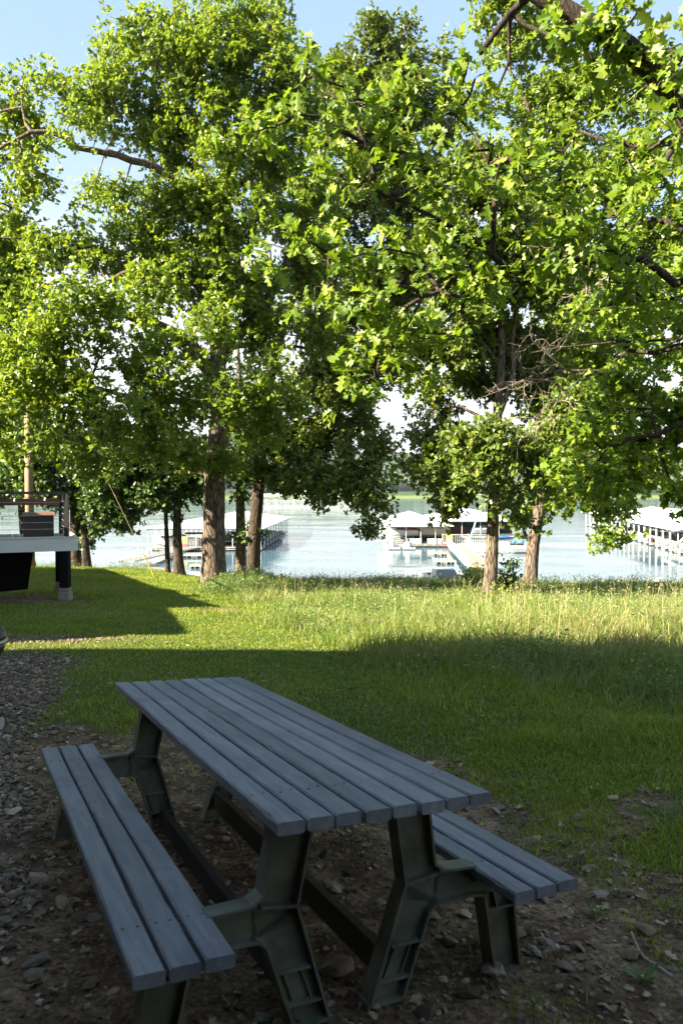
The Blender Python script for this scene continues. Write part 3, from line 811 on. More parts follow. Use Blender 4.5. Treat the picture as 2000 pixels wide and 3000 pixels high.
# maple on the right, trunk outside the frame ------------------------
d9 = 10.2
T9 = [([Vector((6.6, 9.6, tz1(6.6, 9.6) - .1)), Vector((6.5, 9.6, 2.5)), Vector((6.4, 9.7, 5.0)), Vector((6.2, 9.8, 8.5))], .17, .06),
      ([D(x, y, d9 + dy) for x, y, dy in ((1750, 760, 0), (1640, 790, -.2), (1560, 800, 0), (1500, 820, .2), (1440, 800, .3), (1380, 850, .4), (1310, 850, .5))], .055, .012),
      ([D(x, y, d9 + dy) for x, y, dy in ((1750, 740, 0), (1640, 770, .4), (1568, 775, .6), (1480, 790, .7), (1350, 790, .8), (1220, 810, .9))], .03, .008),
      ([D(x, y, d9 + dy) for x, y, dy in ((1770, 900, 0), (1650, 960, -.2), (1560, 980, -.3), (1450, 1010, -.4), (1340, 1050, -.4))], .05, .012),
      ([D(x, y, d9 + dy) for x, y, dy in ((1760, 620, 0), (1650, 640, 0), (1540, 680, 0), (1440, 700, 0))], .05, .012)]
C9 = [(1480, 700, 90, 60), (1560, 640, 90, 60), (1410, 740, 60, 40), (1530, 800, 80, 60, .5), (1450, 880, 80, 60), (1550, 920, 90, 80), (1400, 960, 70, 50), (1340, 1000, 50, 40), (1480, 1000, 90, 60), (1400, 1060, 80, 40), (1330, 1070, 50, 35, -.3), (1520, 1090, 90, 45),
      (1440, 1110, 60, 25), (1590, 1130, 60, 40), (1300, 1110, 30, 22), (1360, 1120, 50, 20, -.4), (1600, 780, 60, 120), (1640, 980, 60, 140), (1380, 880, 40, 30, .5)]


def dead_twigs(g, rg):
    # bare grey twigs hanging in front of the right oak
    def grow(p, v, ln, r, lev):
        n = 5; pts = [p]
        for k in range(n):
            v = (v + Vector(rg.randn(3) * .22) + Vector((0, 0, -.03))).normalized(); p = p + v * ln / n; pts.append(p)
        g.tube(pts, np.linspace(r, r * .45, n + 1), 4, cap=False)
        if lev == 0: return
        for k in range(1, n + 1):
            for q in range(2 if lev > 1 else 1):
                s = Vector((rg.randn(), rg.randn() * .6, rg.randn() * .9)).normalized()
                grow(pts[k], (v * .7 + s * .75).normalized(), ln * rg.uniform(.35, .6), r * .5, lev - 1)
    grow(D(1290, 870, d9 + .3), (D(1180, 985, d9 - .2) - D(1290, 870, d9)).normalized(), .8, .008, 2)
    grow(D(1330, 870, d9 + .3), (D(1230, 1080, d9 - .2) - D(1330, 870, d9)).normalized(), 1.15, .009, 2)
    grow(D(1300, 850, d9 + .3), (D(1140, 800, d9 - .2) - D(1300, 850, d9)).normalized(), .8, .007, 2)
    grow(D(1380, 560, d9 + .3), (D(1300, 690, d9 - .2) - D(1380, 560, d9)).normalized(), .7, .009, 2)
    grow(D(1420, 620, d9 + .3), (D(1310, 670, d9 - .2) - D(1420, 620, d9)).normalized(), .6, .009, 2)


rt = tree('maple_tree', 'maple with bright lobed leaves reaching in from the right edge, bare twigs under its limb', T9, C9, d9, 31, M_MAPLE, M_BARK_N, per=16, size=.105, tmpl=LEAF_M, sub_r=.27, tips_per=7, dens=.70, spread=.10, step=.3, group=None, drand=.5, up=.9)
g = Geo(); dead_twigs(g, np.random.RandomState(5)); o = g.obj('dead_twigs', M_TWIG, rt, smooth=True); o.data.transform(Matrix.Translation(-rt.location)); o['label'] = 'bare grey twigs hanging below the limb'

# near oak, trunk outside the frame at the right ----------------------
d8 = 8.1
T8 = [([Vector((5.9, 7.5, tz1(5.9, 7.5) - .1)), Vector((5.7, 7.5, 2.0)), Vector((5.0, 7.7, 3.7)), D(1640, 370, d8), D(1545, 215, d8), D(1440, 110, d8), D(1330, 45, d8), D(1240, -10, d8), D(1130, -90, d8)], .24, .09),
      ([Vector((5.7, 7.4, 2.0)), Vector((5.2, 6.0, 4.8)), Vector((4.0, 4.4, 6.4)), Vector((2.6, 3.2, 7.2)), Vector((.8, 2.4, 7.4))], .15, .06),
      ([D(x, y, d8 + dy) for x, y, dy in ((1250, -40, 0), (1190, 10, .3), (1165, 40, .3), (1130, 85, .3), (1102, 122, .3))], .045, .028),
      ([D(x, y, d8 + dy) for x, y, dy in ((1172, 30, .3), (1172, 80, .4), (1160, 140, .5), (1142, 205, .5))], .026, .010),
      ([D(x, y, d8 + dy) for x, y, dy in ((1900, 560, 0), (1700, 560, 0), (1568, 530, .2), (1500, 505, .4), (1450, 515, .5), (1400, 490, .6), (1340, 530, .8))], .06, .015),
      ([D(x, y, d8 + dy) for x, y, dy in ((1700, 560, 0), (1560, 655, 1), (1470, 600, 1.1), (1390, 625, 1.2), (1310, 590, 1.1), (1240, 640, 1), (1150, 610, .9), (1080, 540, .8), (1000, 510, .8), (930, 470, .8), (830, 430, .8), (740, 370, .8))], .06, .014),
      ([D(x, y, d8 + dy) for x, y, dy in ((1240, 650, 1), (1100, 640, 1), (1040, 640, 1), (980, 680, .8), (900, 720, .8), (893, 780, .8), (915, 840, .8), (950, 855, .8))], .035, .018),
      ([D(x, y, d8 + dy) for x, y, dy in ((1130, 590, .9), (1140, 480, .8), (1120, 380, .7), (1080, 300, .6))], .035, .012),
      ([D(x, y, d8 + dy) for x, y, dy in ((870, 440, .8), (830, 330, .8), (800, 250, .8), (740, 200, .8))], .028, .010),
      ([D(x, y, d8 + dy) for x, y, dy in ((3000, 200, 0), (1650, 330, 0), (1480, 330, .2), (1330, 300, .6))], .04, .012),
      ([D(x, y, d8 + dy) for x, y, dy in ((980, 680, .8), (850, 620, .8), (720, 590, .8), (620, 560, .8))], .022, .008)]
T8[9] = ([D(x, y, d8 + dy) for x, y, dy in ((1700, 300, 0), (1620, 330, 0), (1480, 330, .2), (1330, 300, .6))], .04, .012)
C8 = [(1300, 110, 40, 35), (1360, 80, 70, 40), (1480, 60, 90, 60, -.5), (1400, 170, 60, 50), (1500, 170, 80, 50, -1), (1540, 300, 60, 60, -1), (1450, 380, 80, 50, -.5), (1350, 400, 50, 40), (1520, 420, 70, 50, -1), (1420, 470, 70, 35, -.5),
      (1320, 480, 40, 30), (1540, 540, 60, 40, -.5), (1440, 560, 60, 35), (1300, 570, 60, 35), (1500, 640, 60, 30, .6), (1400, 640, 60, 28, .8), (1330, 610, 50, 28, .6), (1450, 450, 60, 35), (1530, 130, 50, 40, -.6), (1420, 40, 60, 40, -.5), (1220, 560, 60, 40), (1180, 600, 55, 35), (1280, 310, 50, 35, .4), (1090, 200, 35, 30), (1190, 340, 60, 40), (1110, 320, 60, 40), (1230, 400, 60, 40), (1060, 400, 50, 40),
      (1130, 440, 50, 35), (960, 360, 70, 40), (1000, 450, 50, 30), (880, 310, 60, 45), (820, 210, 55, 40), (760, 260, 50, 50), (850, 390, 50, 30), (700, 220, 40, 30), (740, 350, 60, 35), (650, 250, 50, 30), (580, 230, 50, 20), (920, 210, 60, 30), (1000, 240, 50, 30),
      (1040, 530, 50, 30), (960, 560, 50, 30), (870, 560, 50, 30), (780, 590, 60, 30), (700, 560, 50, 25), (620, 590, 50, 22), (740, 660, 50, 25), (840, 680, 50, 30), (900, 790, 40, 35), (850, 830, 35, 30), (810, 870, 25, 25), (950, 760, 30, 30), (1050, 630, 50, 30), (960, 850, 22, 25), (870, 740, 35, 30), (1130, 700, 35, 20),
      (1900, -1950, 900, 450, -4.2), (2600, -1900, 900, 400, -4.4), (1700, -900, 450, 260, -3.0), (2300, -900, 450, 300, -3.0), (1750, -120, 120, 140, -1)]
tree('oak_tree', 'nearest oak, large lobed leaves and dark limb hanging across the top right', T8, C8, d8, 33, M_OAKN, M_BARK_N, per=9, size=.142, tmpl=LEAF_A, sub_r=.20, tips_per=4, dens=.44, spread=.11, svar=.45, step=.22, drand=.4, up=.75, droop=.45, group='trees on the shore lawn')

# ------------------------------------------------------------------ picnic table
def rotm(ya, pi_, ro):
    return Matrix.Rotation(ya, 4, 'Z') @ Matrix.Rotation(pi_, 4, 'X') @ Matrix.Rotation(ro, 4, 'Y')


TL, TW = 2.54, .774
wood_m = bpy.data.materials.new('grey_painted_board'); wood_m.use_nodes = True
t = wood_m.node_tree; b = t.nodes['Principled BSDF']
oi = nnode(t, 'ShaderNodeTexCoord'); mpn = nnode(t, 'ShaderNodeMapping'); mpn.inputs['Scale'].default_value = (9, .8, 9); t.links.new(oi.outputs['Object'], mpn.inputs[0])
obi = nnode(t, 'ShaderNodeObjectInfo'); va = nnode(t, 'ShaderNodeVectorMath', operation='ADD'); t.links.new(mpn.outputs[0], va.inputs[0])
cb = nnode(t, 'ShaderNodeMath', operation='MULTIPLY'); cb.inputs[1].default_value = 40; t.links.new(obi.outputs['Random'], cb.inputs[0]); t.links.new(cb.outputs[0], va.inputs[1])
ng = nnode(t, 'ShaderNodeTexNoise', Scale=3.2, Detail=7., Roughness=.6, Distortion=.6); t.links.new(va.outputs[0], ng.inputs['Vector'])
nw = nnode(t, 'ShaderNodeTexNoise', Scale=14., Detail=6., Roughness=.7); t.links.new(va.outputs[0], nw.inputs['Vector'])
r1 = ramp(t, ng.outputs['Fac'], [(.25, (.145, .158, .165)), (.5, (.195, .207, .214)), (.72, (.26, .27, .275))])
r2 = ramp(t, nw.outputs['Fac'], [(.26, (.22, .24, .29)), (.40, (.95, .95, .97)), (.62, (1, 1, 1)), (.76, (1.25, 1.25, 1.22))])
mm = nnode(t, 'ShaderNodeMix', data_type='RGBA', blend_type='MULTIPLY'); mm.inputs['Factor'].default_value = .8
t.links.new(r1.outputs[0], mm.inputs['A']); t.links.new(r2.outputs[0], mm.inputs['B'])
hv = nnode(t, 'ShaderNodeMapRange', **{'To Min': .80, 'To Max': 1.18}); t.links.new(obi.outputs['Random'], hv.inputs['Value'])
ml = nnode(t, 'ShaderNodeVectorMath', operation='SCALE'); ns_ = nnode(t, 'ShaderNodeTexNoise', Scale=2.6, Detail=5., Roughness=.65); t.links.new(oi.outputs['Object'], ns_.inputs['Vector'])
st_ = ramp(t, ns_.outputs['Fac'], [(.30, (.66, .68, .74)), (.46, (.95, .95, .96)), (.60, (1.0, 1.0, .99)), (.72, (1.22, 1.21, 1.16))])
m_s = nnode(t, 'ShaderNodeMix', data_type='RGBA', blend_type='MULTIPLY'); m_s.inputs['Factor'].default_value = 1.; t.links.new(mm.outputs['Result'], m_s.inputs['A']); t.links.new(st_.outputs[0], m_s.inputs['B'])
t.links.new(m_s.outputs['Result'], ml.inputs[0]); t.links.new(hv.outputs[0], ml.inputs['Scale'])
t.links.new(ml.outputs[0], b.inputs['Base Color']); b.inputs['Roughness'].default_value = .62
bp = nnode(t, 'ShaderNodeBump', Strength=.5, Distance=.004); t.links.new(nw.outputs['Fac'], bp.inputs['Height']); t.links.new(bp.outputs[0], b.inputs['Normal'])
M_IRON = mat('olive_cast_frame', (.128, .138, .100), .6, var=.35, scale=7, bump=.25, bscale=30, spec=.35)
M_BEAM = mat('weathered_brace', (.020, .014, .009), .85, var=.3, scale=5, stretch=(1, .2, 1))
M_BEAMY = mat('mossy_brace', (.026, .022, .007), .85, var=.3, scale=5, stretch=(1, .2, 1))

table = thing('picnic_table', (0, 0, 0), 'grey painted plank picnic table on cast frames, standing on dirt beside the gravel', 'picnic table')
O_top = Vector((-.414, 3.426, EYE - 1.069))
RM = rotm(.469, -.07, .068)
H = .745
table.location = O_top + (RM @ Vector((0, 0, -H)))
table.rotation_euler = RM.to_euler()


def board(name, x, z, ln, seed, wd=.0855, th=.038, dy=0):
    """one plank along local y with eased and slightly chipped edges"""
    rg = np.random.RandomState(seed)
    n = 60; ys = np.linspace(-ln / 2, ln / 2, n); rings = []
    e = .005
    for i, y in enumerate(ys):
        ed = np.abs(rg.randn(8)) * .0010
        if rg.rand() < .10: ed += np.abs(rg.randn(8)) * .003
        wx = wd / 2; sag = .0012 * math.sin(y * 3 + seed)
        r = [(-wx + e + ed[0], th), (wx - e - ed[1], th), (wx, th - e - ed[2]), (wx, e), (wx - e, 0), (-wx + e, 0), (-wx, e), (-wx, th - e - ed[3])]
        yy = y
        if i in (0, n - 1): yy = y
        rings.append([(x + a_ + sag, yy + dy, z + b_ + sag) for a_, b_ in r])
    g = Geo(); g.loft(rings); return g.obj(name, wood_m, table)


pitch = (TW - .089) / 7
for k in range(8):
    board('tabletop_board', -TW / 2 + .0445 + k * pitch, H - .038, TL, 100 + k, dy=((k * 37) % 5 - 2) * .003)
hb = H - .343
for s in (-1, 1):
    for k in range(3):
        board('seat_board', s * .631 + (k - 1) * .098, hb - .038, TL - .02, 200 + k + s * 10, dy=((k * 31) % 5 - 2) * .003)


g = Geo()
for yy in (-1.0, .95):
    for k in range(8):
        for q in (-.022, .022): g.tube([(-TW / 2 + .0445 + k * pitch + q, yy + q * .4, H - .002), (-TW / 2 + .0445 + k * pitch + q, yy + q * .4, H + .0012)], .0042, 8)
    for s in (-1, 1):
        for k in range(3):
            for q in (-.022, .022): g.tube([(s * .631 + (k - 1) * .098 + q, yy, hb - .002), (s * .631 + (k - 1) * .098 + q, yy, hb + .0012)], .0042, 8)
g.obj('screws', M_BLACK, table)


def cast_frame(y, name='leg_frame'):
    """I-section cast frame: web plates with raised flanges, in the local xz plane"""
    g = Geo(); WEB, FL = .016, .072
    top = H - .04

    def strip(pa, pb, flange=True):
        # pa / pb : outer and inner edge polylines of one limb; web between, flange bars along both
        for i in range(len(pa) - 1):
            a0, a1, b0, b1 = pa[i], pa[i + 1], pb[i], pb[i + 1]
            V = [(a0[0], y - WEB / 2, a0[1]), (a1[0], y - WEB / 2, a1[1]), (b1[0], y - WEB / 2, b1[1]), (b0[0], y - WEB / 2, b0[1])]
            V += [(v[0], y + WEB / 2, v[2]) for v in V]
            g.add(V, [[0, 1, 2, 3], [7, 6, 5, 4]])
        for e in (pa, pb):
            for i in range(len(e) - 1):
                g.beam((e[i][0], y, e[i][1]), (e[i + 1][0], y, e[i + 1][1]), FL, .010, up=(0, 1, 0)) if False else g.beam((e[i][0], y, e[i][1]), (e[i + 1][0], y, e[i + 1][1]), FL, .009, up=(1 if abs(e[i][0] - e[i + 1][0]) < abs(e[i][1] - e[i + 1][1]) else 0, 0, 0 if abs(e[i][0] - e[i + 1][0]) < abs(e[i][1] - e[i + 1][1]) else 1))

    def arcs(c, r, a0, a1, n=5):
        return [(c[0] + r * math.cos(math.radians(a0 + (a1 - a0) * i / n)), c[1] + r * math.sin(math.radians(a0 + (a1 - a0) * i / n))) for i in range(n + 1)]
    for s in (-1, 1):
        m = lambda L_: [(s * a_, b_) for a_, b_ in L_]
        # upper leg, top of table to knee
        strip(m([(.285, top - .02), (.325, H - .31), (.36, H - .335)]), m([(.150, top - .02), (.205, H - .36)]) + m([(.205, H - .36)]))
        # lower leg, knee to foot
        strip(m([(.345, H - .44), (.305, H - .47), (.200, 0.0)]), m([(.205, H - .36), (.190, H - .40), (.075, 0.0)]))
        g.beam((s * .205, y, H - .36), (s * .330, y, H - .345), FL, .009)
        # arm from knee to the bench
        strip(m([(.345, H - .335), (.50, H - .345), (.66, H - .40)]), m([(.330, H - .45), (.49, H - .445), (.56, H - .455)]))
        V = [(s * .205, y, H - .36), (s * .36, y, H - .335), (s * .345, y, H - .45), (s * .20, y, H - .42)]
        g.add([(v[0], y - WEB / 2, v[2]) for v in V] + [(v[0], y + WEB / 2, v[2]) for v in V], [[0, 1, 2, 3], [7, 6, 5, 4]])
        # bench leg
        strip(m([(.665, H - .40), (.715, 0.0)]), m([(.545, H - .455), (.60, 0.0)]))
        for zz in (.185, .075):
            f_ = 1 - zz / (H - .47); xi = .190 + (.075 - .190) * f_; xo = .305 + (.200 - .305) * f_
            g.beam((s * xi, y, zz), (s * xo, y, zz), FL * .9, .009)
        for xx in (.24, .76):
            f0, f1 = 1 - .185 / (H - .47), 1 - .075 / (H - .47)
            lo = lambda f_: (.190 + (.075 - .190) * f_) * (1 - xx) + (.305 + (.200 - .305) * f_) * xx
            g.beam((s * lo(f0), y, .185), (s * lo(f1), y, .075), FL * .5, .006, up=(1, 0, 0))
        g.beam((s * .56, y, .235), (s * .69, y, .235), FL * .9, .009)
        g.beam((s * .61, y, .235), (s * .59, y, H - .455), FL * .8, .007, up=(1, 0, 0))
        g.box(s * .1375, y, .006, .145, FL, .012); g.box(s * .6575, y, .006, .135, FL, .012)
        # bracket under the bench
        g.box(s * .631, y, hb - .047, .27, .08, .018)
    # cross bar under the top
    g.box(0, y, top - .018, .66, .09, .035)
    V = [(-.32, top - .036), (.32, top - .036), (.26, top - .10), (-.26, top - .10)]
    g.add([(v[0], y - WEB / 2, v[1]) for v in V] + [(v[0], y + WEB / 2, v[1]) for v in V], [[0, 1, 2, 3], [7, 6, 5, 4], [2, 3, 7, 6]])
    return g.obj(name, M_IRON, table)


cast_frame(-1.0); cast_frame(.95)
g = Geo(); g.box(.148, -.025, .115, .038, 1.86, .10, bev=.003); g.obj('brace_board', M_BEAMY, table)
g = Geo(); g.box(-.160, -.025, .055, .038, 1.86, .09, bev=.003); g.obj('brace_board', M_BEAM, table)
g = Geo(); g.box(0, 0, H - .12, .04, 1.8, .09, bev=.003); g.obj('brace_board', M_BEAM, table)

# ------------------------------------------------------------------ kettle grill at the left edge
kx, ky = -3.03, 6.05
kz = tz1(kx, ky)
gr = thing('kettle_grill', (kx, ky, kz), 'black round kettle grill with a lid and wheels, standing on the gravel', 'grill')
th = np.linspace(0, PI / 2, 9)
g = Geo(); g.tube([(0, 0, .70 - .25 * math.cos(a_)) for a_ in th[::1]], [.285 * math.sin(a_) + .004 for a_ in th], 36); g.obj('bowl', M_BLACK, gr, smooth=True)
g = Geo(); g.tube([(0, 0, .715 + .20 * math.sin(a_)) for a_ in th], [.292 * math.cos(a_) + .004 for a_ in th], 36)
lid = g.obj('lid', M_BLACK, gr, smooth=True)
g = Geo(); g.tube([(0, 0, .698), (0, 0, .718)], [.301, .301], 36); g.obj('rim', M_STEEL, gr)
g = Geo(); g.tube([(-.05, 0, .91), (-.05, 0, .96), (.05, 0, .96), (.05, 0, .91)], .01, 8); g.obj('handle', M_DKWOOD, lid, smooth=True)
for a_ in (90, 210, 330):
    c, s = math.cos(math.radians(a_)), math.sin(math.radians(a_))
    g = Geo(); g.tube([(c * .17, s * .17, .56), (c * .30, s * .30, .09 if a_ != 90 else .0)], .012, 8); g.obj('leg', M_STEEL, gr, smooth=True)
for a_ in (210, 330):
    c, s = math.cos(math.radians(a_)), math.sin(math.radians(a_))
    sx_ = 1 if c > 0 else -1
    g = Geo(); g.tube([(sx_ * .30, s * .30, .085), (sx_ * .335, s * .30, .085)], [.085, .085], 24); wh = g.obj('wheel', M_RUB, gr)
    g = Geo(); g.tube([(sx_ * .295, s * .30, .085), (sx_ * .341, s * .30, .085)], [.05, .05], 20); g.obj('hub_cap', M_STEEL, wh)

# ------------------------------------------------------------------ deck on the left
U = Vector((-.92, -.40, 0)).normalized(); Vv = Vector((-.40, .92, 0)).normalized()
DC = Vector(((204 - 1000) / F * 16.5, 16.5, 0))                # front right corner post
DZ = 1.65 - 141 / 2200 * 16.5                                # deck floor level
deck = thing('deck', (DC.x, DC.y, tz1(DC.x, DC.y)), 'raised deck with white rim board, black posts and wire railing, at the left edge', 'deck')
dl = Vector(deck.location)


def DP(u, v, z=0): return DC + U * u + Vv * v + Vector((0, 0, z)) - dl


M_DECKW = mat('white_rim_board', (.62, .63, .60), .55, var=.05, scale=2)
M_DECKF = mat('grey_deck_boards', (.20, .19, .18), .8, var=.15, scale=6)
M_RAILW = mat('stained_rail_board', (.085, .035, .018), .6, var=.3, scale=7, stretch=(1, 1, 6))
M_SKIRT = mat('black_skirting', (.008, .008, .009), .85, spec=.1)
DL, DW = 6.5, 2.1
g = Geo()
for k in range(int(DL / .145)):
    a_ = .0 + k * .145
    g.beam(DP(a_ + .07, .03, DZ - .015), DP(a_ + .07, DW, DZ - .015), .138, .028)
g.obj('floor', M_DECKF, deck)
g = Geo(); g.beam(DP(-.13, -.06, DZ - .13), DP(DL, -.06, DZ - .13), .04, .30); g.obj('rim_board', M_DECKW, deck)
g = Geo(); g.beam(DP(-.15, -.04, DZ - .13), DP(-.15, DW + .1, DZ - .13), .04, .30); g.obj('rim_board', M_DECKW, deck)
g = Geo(); g.beam(DP(-.13, -.02, DZ + .025), DP(1.4, -.02, DZ + .025), .16, .02); g.obj('cap_board', M_DECKW, deck)
g = Geo()
for k in range(9): g.beam(DP(.1 + k * .75, .03, DZ - .14), DP(.1 + k * .75, DW, DZ - .14), .045, .2)
g.obj('joist', M_DKWOOD, deck)
for (u, v) in ((.10, .05), (.10, 1.75), (3.2, .05), (3.2, 1.75)):
    p = DP(u, v); gz = tz1(*(p + dl).xy) - dl.z
    g = Geo(); g.box(p.x, p.y, (DZ - dl.z - .28 + gz + .30) / 2, .19, .19, DZ - dl.z - .28 - gz - .30); g.obj('support_post', M_SKIRT, deck)
    g = Geo(); g.box(p.x, p.y, gz + .10, .25, .25, .20, bev=.02); g.box(p.x, p.y, gz + .25, .21, .21, .07); ft = g.obj('footing', M_CONC, deck)
# skirting panel under the far side
g = Geo(); pA, pB = DP(.85, 1.2, DZ - .3), DP(3.3, 1.3, DZ - .3)
for a_, b_ in ((pA, pB),):
    za, zb = .15, .0
    V = [(a_.x, a_.y, za), (b_.x, b_.y, zb), (b_.x, b_.y, b_.z), (a_.x + .15, a_.y, a_.z)]
    V += [(v[0] + Vv.x * .04, v[1] + Vv.y * .04, v[2]) for v in V]
    g.add(V, [[0, 1, 2, 3], [7, 6, 5, 4], [0, 3, 7, 4], [1, 0, 4, 5], [2, 1, 5, 6], [3, 2, 6, 7]])
g.obj('skirting_panel', M_SKIRT, deck)
# railings
RT = .97
for (u, v, r_) in ((.06, .0, .042), (3.2, .0, .042), (.06, 1.95, .05), (2.05, 1.95, .06), (4.2, 1.95, .06), (5.2, .0, .03)):
    p0, p1 = DP(u, v, DZ), DP(u, v, DZ + RT)
    g = Geo(); g.box(p0.x, p0.y, (p0.z + p1.z) / 2, r_ * 2, r_ * 2, p1.z - p0.z); g.obj('rail_post', M_BLACK, deck)
g = Geo(); g.beam(DP(0, 0, DZ + RT + .01), DP(DL, 0, DZ + RT + .01), .07, .035); g.obj('top_rail', M_BLACK, deck)
g = Geo(); g.beam(DP(.06, 0, DZ + RT + .008), DP(.06, 1.95, DZ + RT + .008), .05, .02); g.obj('top_rail', M_BLACK, deck)
g = Geo(); g.beam(DP(0, 1.95, DZ + RT + .03), DP(DL, 1.95, DZ + RT + .03), .12, .03); g.obj('top_rail', M_BLACK, deck)
g = Geo(); g.beam(DP(.1, 1.90, DZ + RT - .20), DP(DL, 1.90, DZ + RT - .20), .04, .16); g.obj('rail_board', M_RAILW, deck)
g = Geo()
for k in range(1, 6):
    for (a0, a1) in (((0.06, 0), (DL, 0)), ((.06, 0), (.06, 1.95))):
        z_ = DZ + .06 + k * .145
        g.tube([DP(a0[0], a0[1], z_), DP(a1[0], a1[1], z_ + .004 * (k - 3))], .0035, 4)
for k in range(12): g.tube([DP(3.3 + k * .15, 0, DZ + .05), DP(3.3 + k * .15, 0, DZ + RT)], .003, 4)
g.obj('wire_infill', M_STEEL, deck)
g = Geo(); pts = []
for k in range(37):
    f_ = k / 36; pts.append(DP(.1 + f_ * 6, 1.85, DZ + RT - .03 - .07 * abs(math.sin(f_ * PI * 4))))
g.tube(pts, .006, 5); sl_ = g.obj('string_lights', M_BLACK, None); sl_.location = dl
tag(sl_, 'string of small clear bulbs looped along the deck rail', 'string lights')
M_BULB = mat('clear_bulb', (.75, .72, .66), .15, spec=.8)
for k in range(9):
    f_ = (k + .5) / 9; p = DP(.1 + f_ * 6, 1.85, DZ + RT - .05 - .07 * abs(math.sin(f_ * PI * 4)))
    g = Geo(); g.tube([p, p - Vector((0, 0, .03)), p - Vector((0, 0, .05)), p - Vector((0, 0, .075)), p - Vector((0, 0, .09))], [.014, .014, .024, .022, .006], 10)
    o = g.obj('bulb', M_BULB, sl_, smooth=True)
# storage box on the deck
M_WICK = mat('brown_wicker', (.060, .036, .026), .6, var=.45, scale=60, stretch=(1, 1, 3), bump=.6, bscale=90)
M_WICKT = mat('sunlit_wicker_lid', (.16, .085, .055), .6, var=.3, scale=60, bump=.5, bscale=90)  # same wicker in a paler brown, for the light on the box top
bx0 = DC + U * .62 + Vv * .55 + Vector((0, 0, DZ))
box_ = thing('storage_box', bx0, 'brown woven storage box with a domed lid on the deck', 'storage box', rotz=math.atan2(-U.y, -U.x))
g = Geo(); g.box(0, 0, .245, .62, .52, .47, bev=.012); g.obj('body', M_WICK, box_)
g = Geo(); rings = []
for k in range(9):
    x_ = -.335 + .67 * k / 8; 
    rings.append([(x_, -.285, .482), (x_, .285, .482), (x_, .285, .505), (x_, .15, .545 + .01), (x_, 0, .565), (x_, -.15, .545 + .01), (x_, -.285, .505)])
g.loft(rings); g.obj('lid', M_WICKT, box_)

# utility pole, guy wire, power lines ---------------------------------
M_POLE = mat('treated_pole', (.36, .23, .14), .8, var=.25, scale=5, stretch=(6, 6, .5))
dp = 27.0
pb_ = W(90, 1600, dp); pbz = tz1(pb_.x, dp)
pole = thing('utility_pole', (pb_.x, dp, pbz - .1), 'tan timber utility pole rising behind the deck railing', 'utility pole')
topz = W(83, 905, dp).z
g = Geo(); g.tube([(0, 0, 0), (-.02, 0, 3), (-.04, 0, topz - pbz)], [.155, .145, .115], 18); g.obj('post', M_POLE, pole, smooth=True)
g = Geo(); g.tube([(.16, -.05, .5), (.145, -.05, 2.6)], .012, 6); g.obj('conduit', M_BLACK, pole)
g = Geo(); g.tube([(-.15, 0, 1.72), (-.15, 0, 1.9)], .06, 8) if False else g.box(0, -.15, 1.75, .30, .03, .05); g.obj('bracket', M_WHITE, pole)
anc = W(453, 1693, 24.9); anc.z = tz1(anc.x, anc.y) - .02
ptop = Vector((pb_.x, dp, topz - .3))
gw = thing('guy_wire', anc, 'slanting guy wire with a yellow guard, anchored in the lawn left of the broad oak', 'guy wire')
dv = ptop - anc
g = Geo(); g.tube([(0, 0, 0), tuple(dv)], .006, 5); g.obj('cable', M_TWIG, gw)
g = Geo(); g.tube([(0, 0, .0), tuple(dv * (.9 / dv.length))], .022, 8); g.obj('guard', mat('yellow_guard', (.34, .26, .05), .7), gw)
for pts, lb in ((((300, 912), (880, 955)), 'upper thin power line crossing behind the oak limbs'), (((0, 1058), (711, 1045), (1000, 1067), (1300, 1120)), 'lower thin power line crossing behind the broad oak fork')):
    P = [W(x, y, 29.5 + i * .8) for i, (x, y) in enumerate(pts)]
    if len(P) == 2: P = [W(-200, 885, 29), W(300, 912, 29.5), W(880, 955, 30), W(1500, 1010, 31)]
    g = Geo(); g.tube(resample(P, 1.), .011, 5); tag(g.obj('power_line', M_STEEL), lb, 'power line')

# ------------------------------------------------------------------ cabins outside the frame that throw the long shade
M_SIDING = mat('cabin_siding', (.30, .22, .15), .8, var=.12, scale=3, stretch=(1, 1, 10))
M_SHING = mat('asphalt_shingle', (.09, .085, .08), .9, var=.3, scale=12)


def house(name, label, poly, z0, h, parts=True):
    c = np.mean(poly, 0); r = thing(name, (c[0], c[1], z0), label, 'cabin')
    loc = [(p[0] - c[0], p[1] - c[1]) for p in poly]
    g = Geo(); g.prism([(x * .985, y * .985) for x, y in loc], -1, h - .12); g.obj('wall', M_SIDING, r)
    g = Geo(); g.prism(loc, h - .12, h); 
    g.prism([(x * .7, y * .7) for x, y in loc], h + .001, h + .25); g.obj('roof', M_SHING, r)
    return r, c


hA, cA = house('cabin', 'tall timber cabin beside the picnic table, whose shade covers the ground', [(-16, -8), (-3.9, -8), (-3.9, 4.75), (-16, 4.75)], 0, 7.0)
for zz in (1.3, 4.2):
    for yy in (-4.5, 1.5):
        g = Geo(); g.box(6.03, yy + 1.6, zz + .6, .06, 1.0, 1.2); g.obj('window', M_GLASS, hA)
hB, cB = house('cabin', 'low timber cabin behind the left deck', [(-9.4, 7.9), (-10.9, 11.6), (-10.0, 12.1), (-11.4, 14.3), (-16.9, 23.7), (-25, 21), (-20, 7.9)], -.6, 5.0)
g = Geo(); g.box(2.5, -.0 - 5.9, 2.3, 1.6, .1, 1.2); g.obj('window', M_GLASS, hB)
hC = thing('sky_blocker', (0, -3, 0), 'covered timber porch over the picnic table end', 'sky_blocker')  # roof, wall and posts added out of view to darken the foreground
g = Geo(); g.box(0.0, 1.3, 2.85, 14.5, 4.6, .16); g.obj('roof', M_SHING, hC)
g = Geo(); g.box(0.0, -1.0, 1.1, 14.5, .2, 3.2); g.obj('wall', M_SIDING, hC)
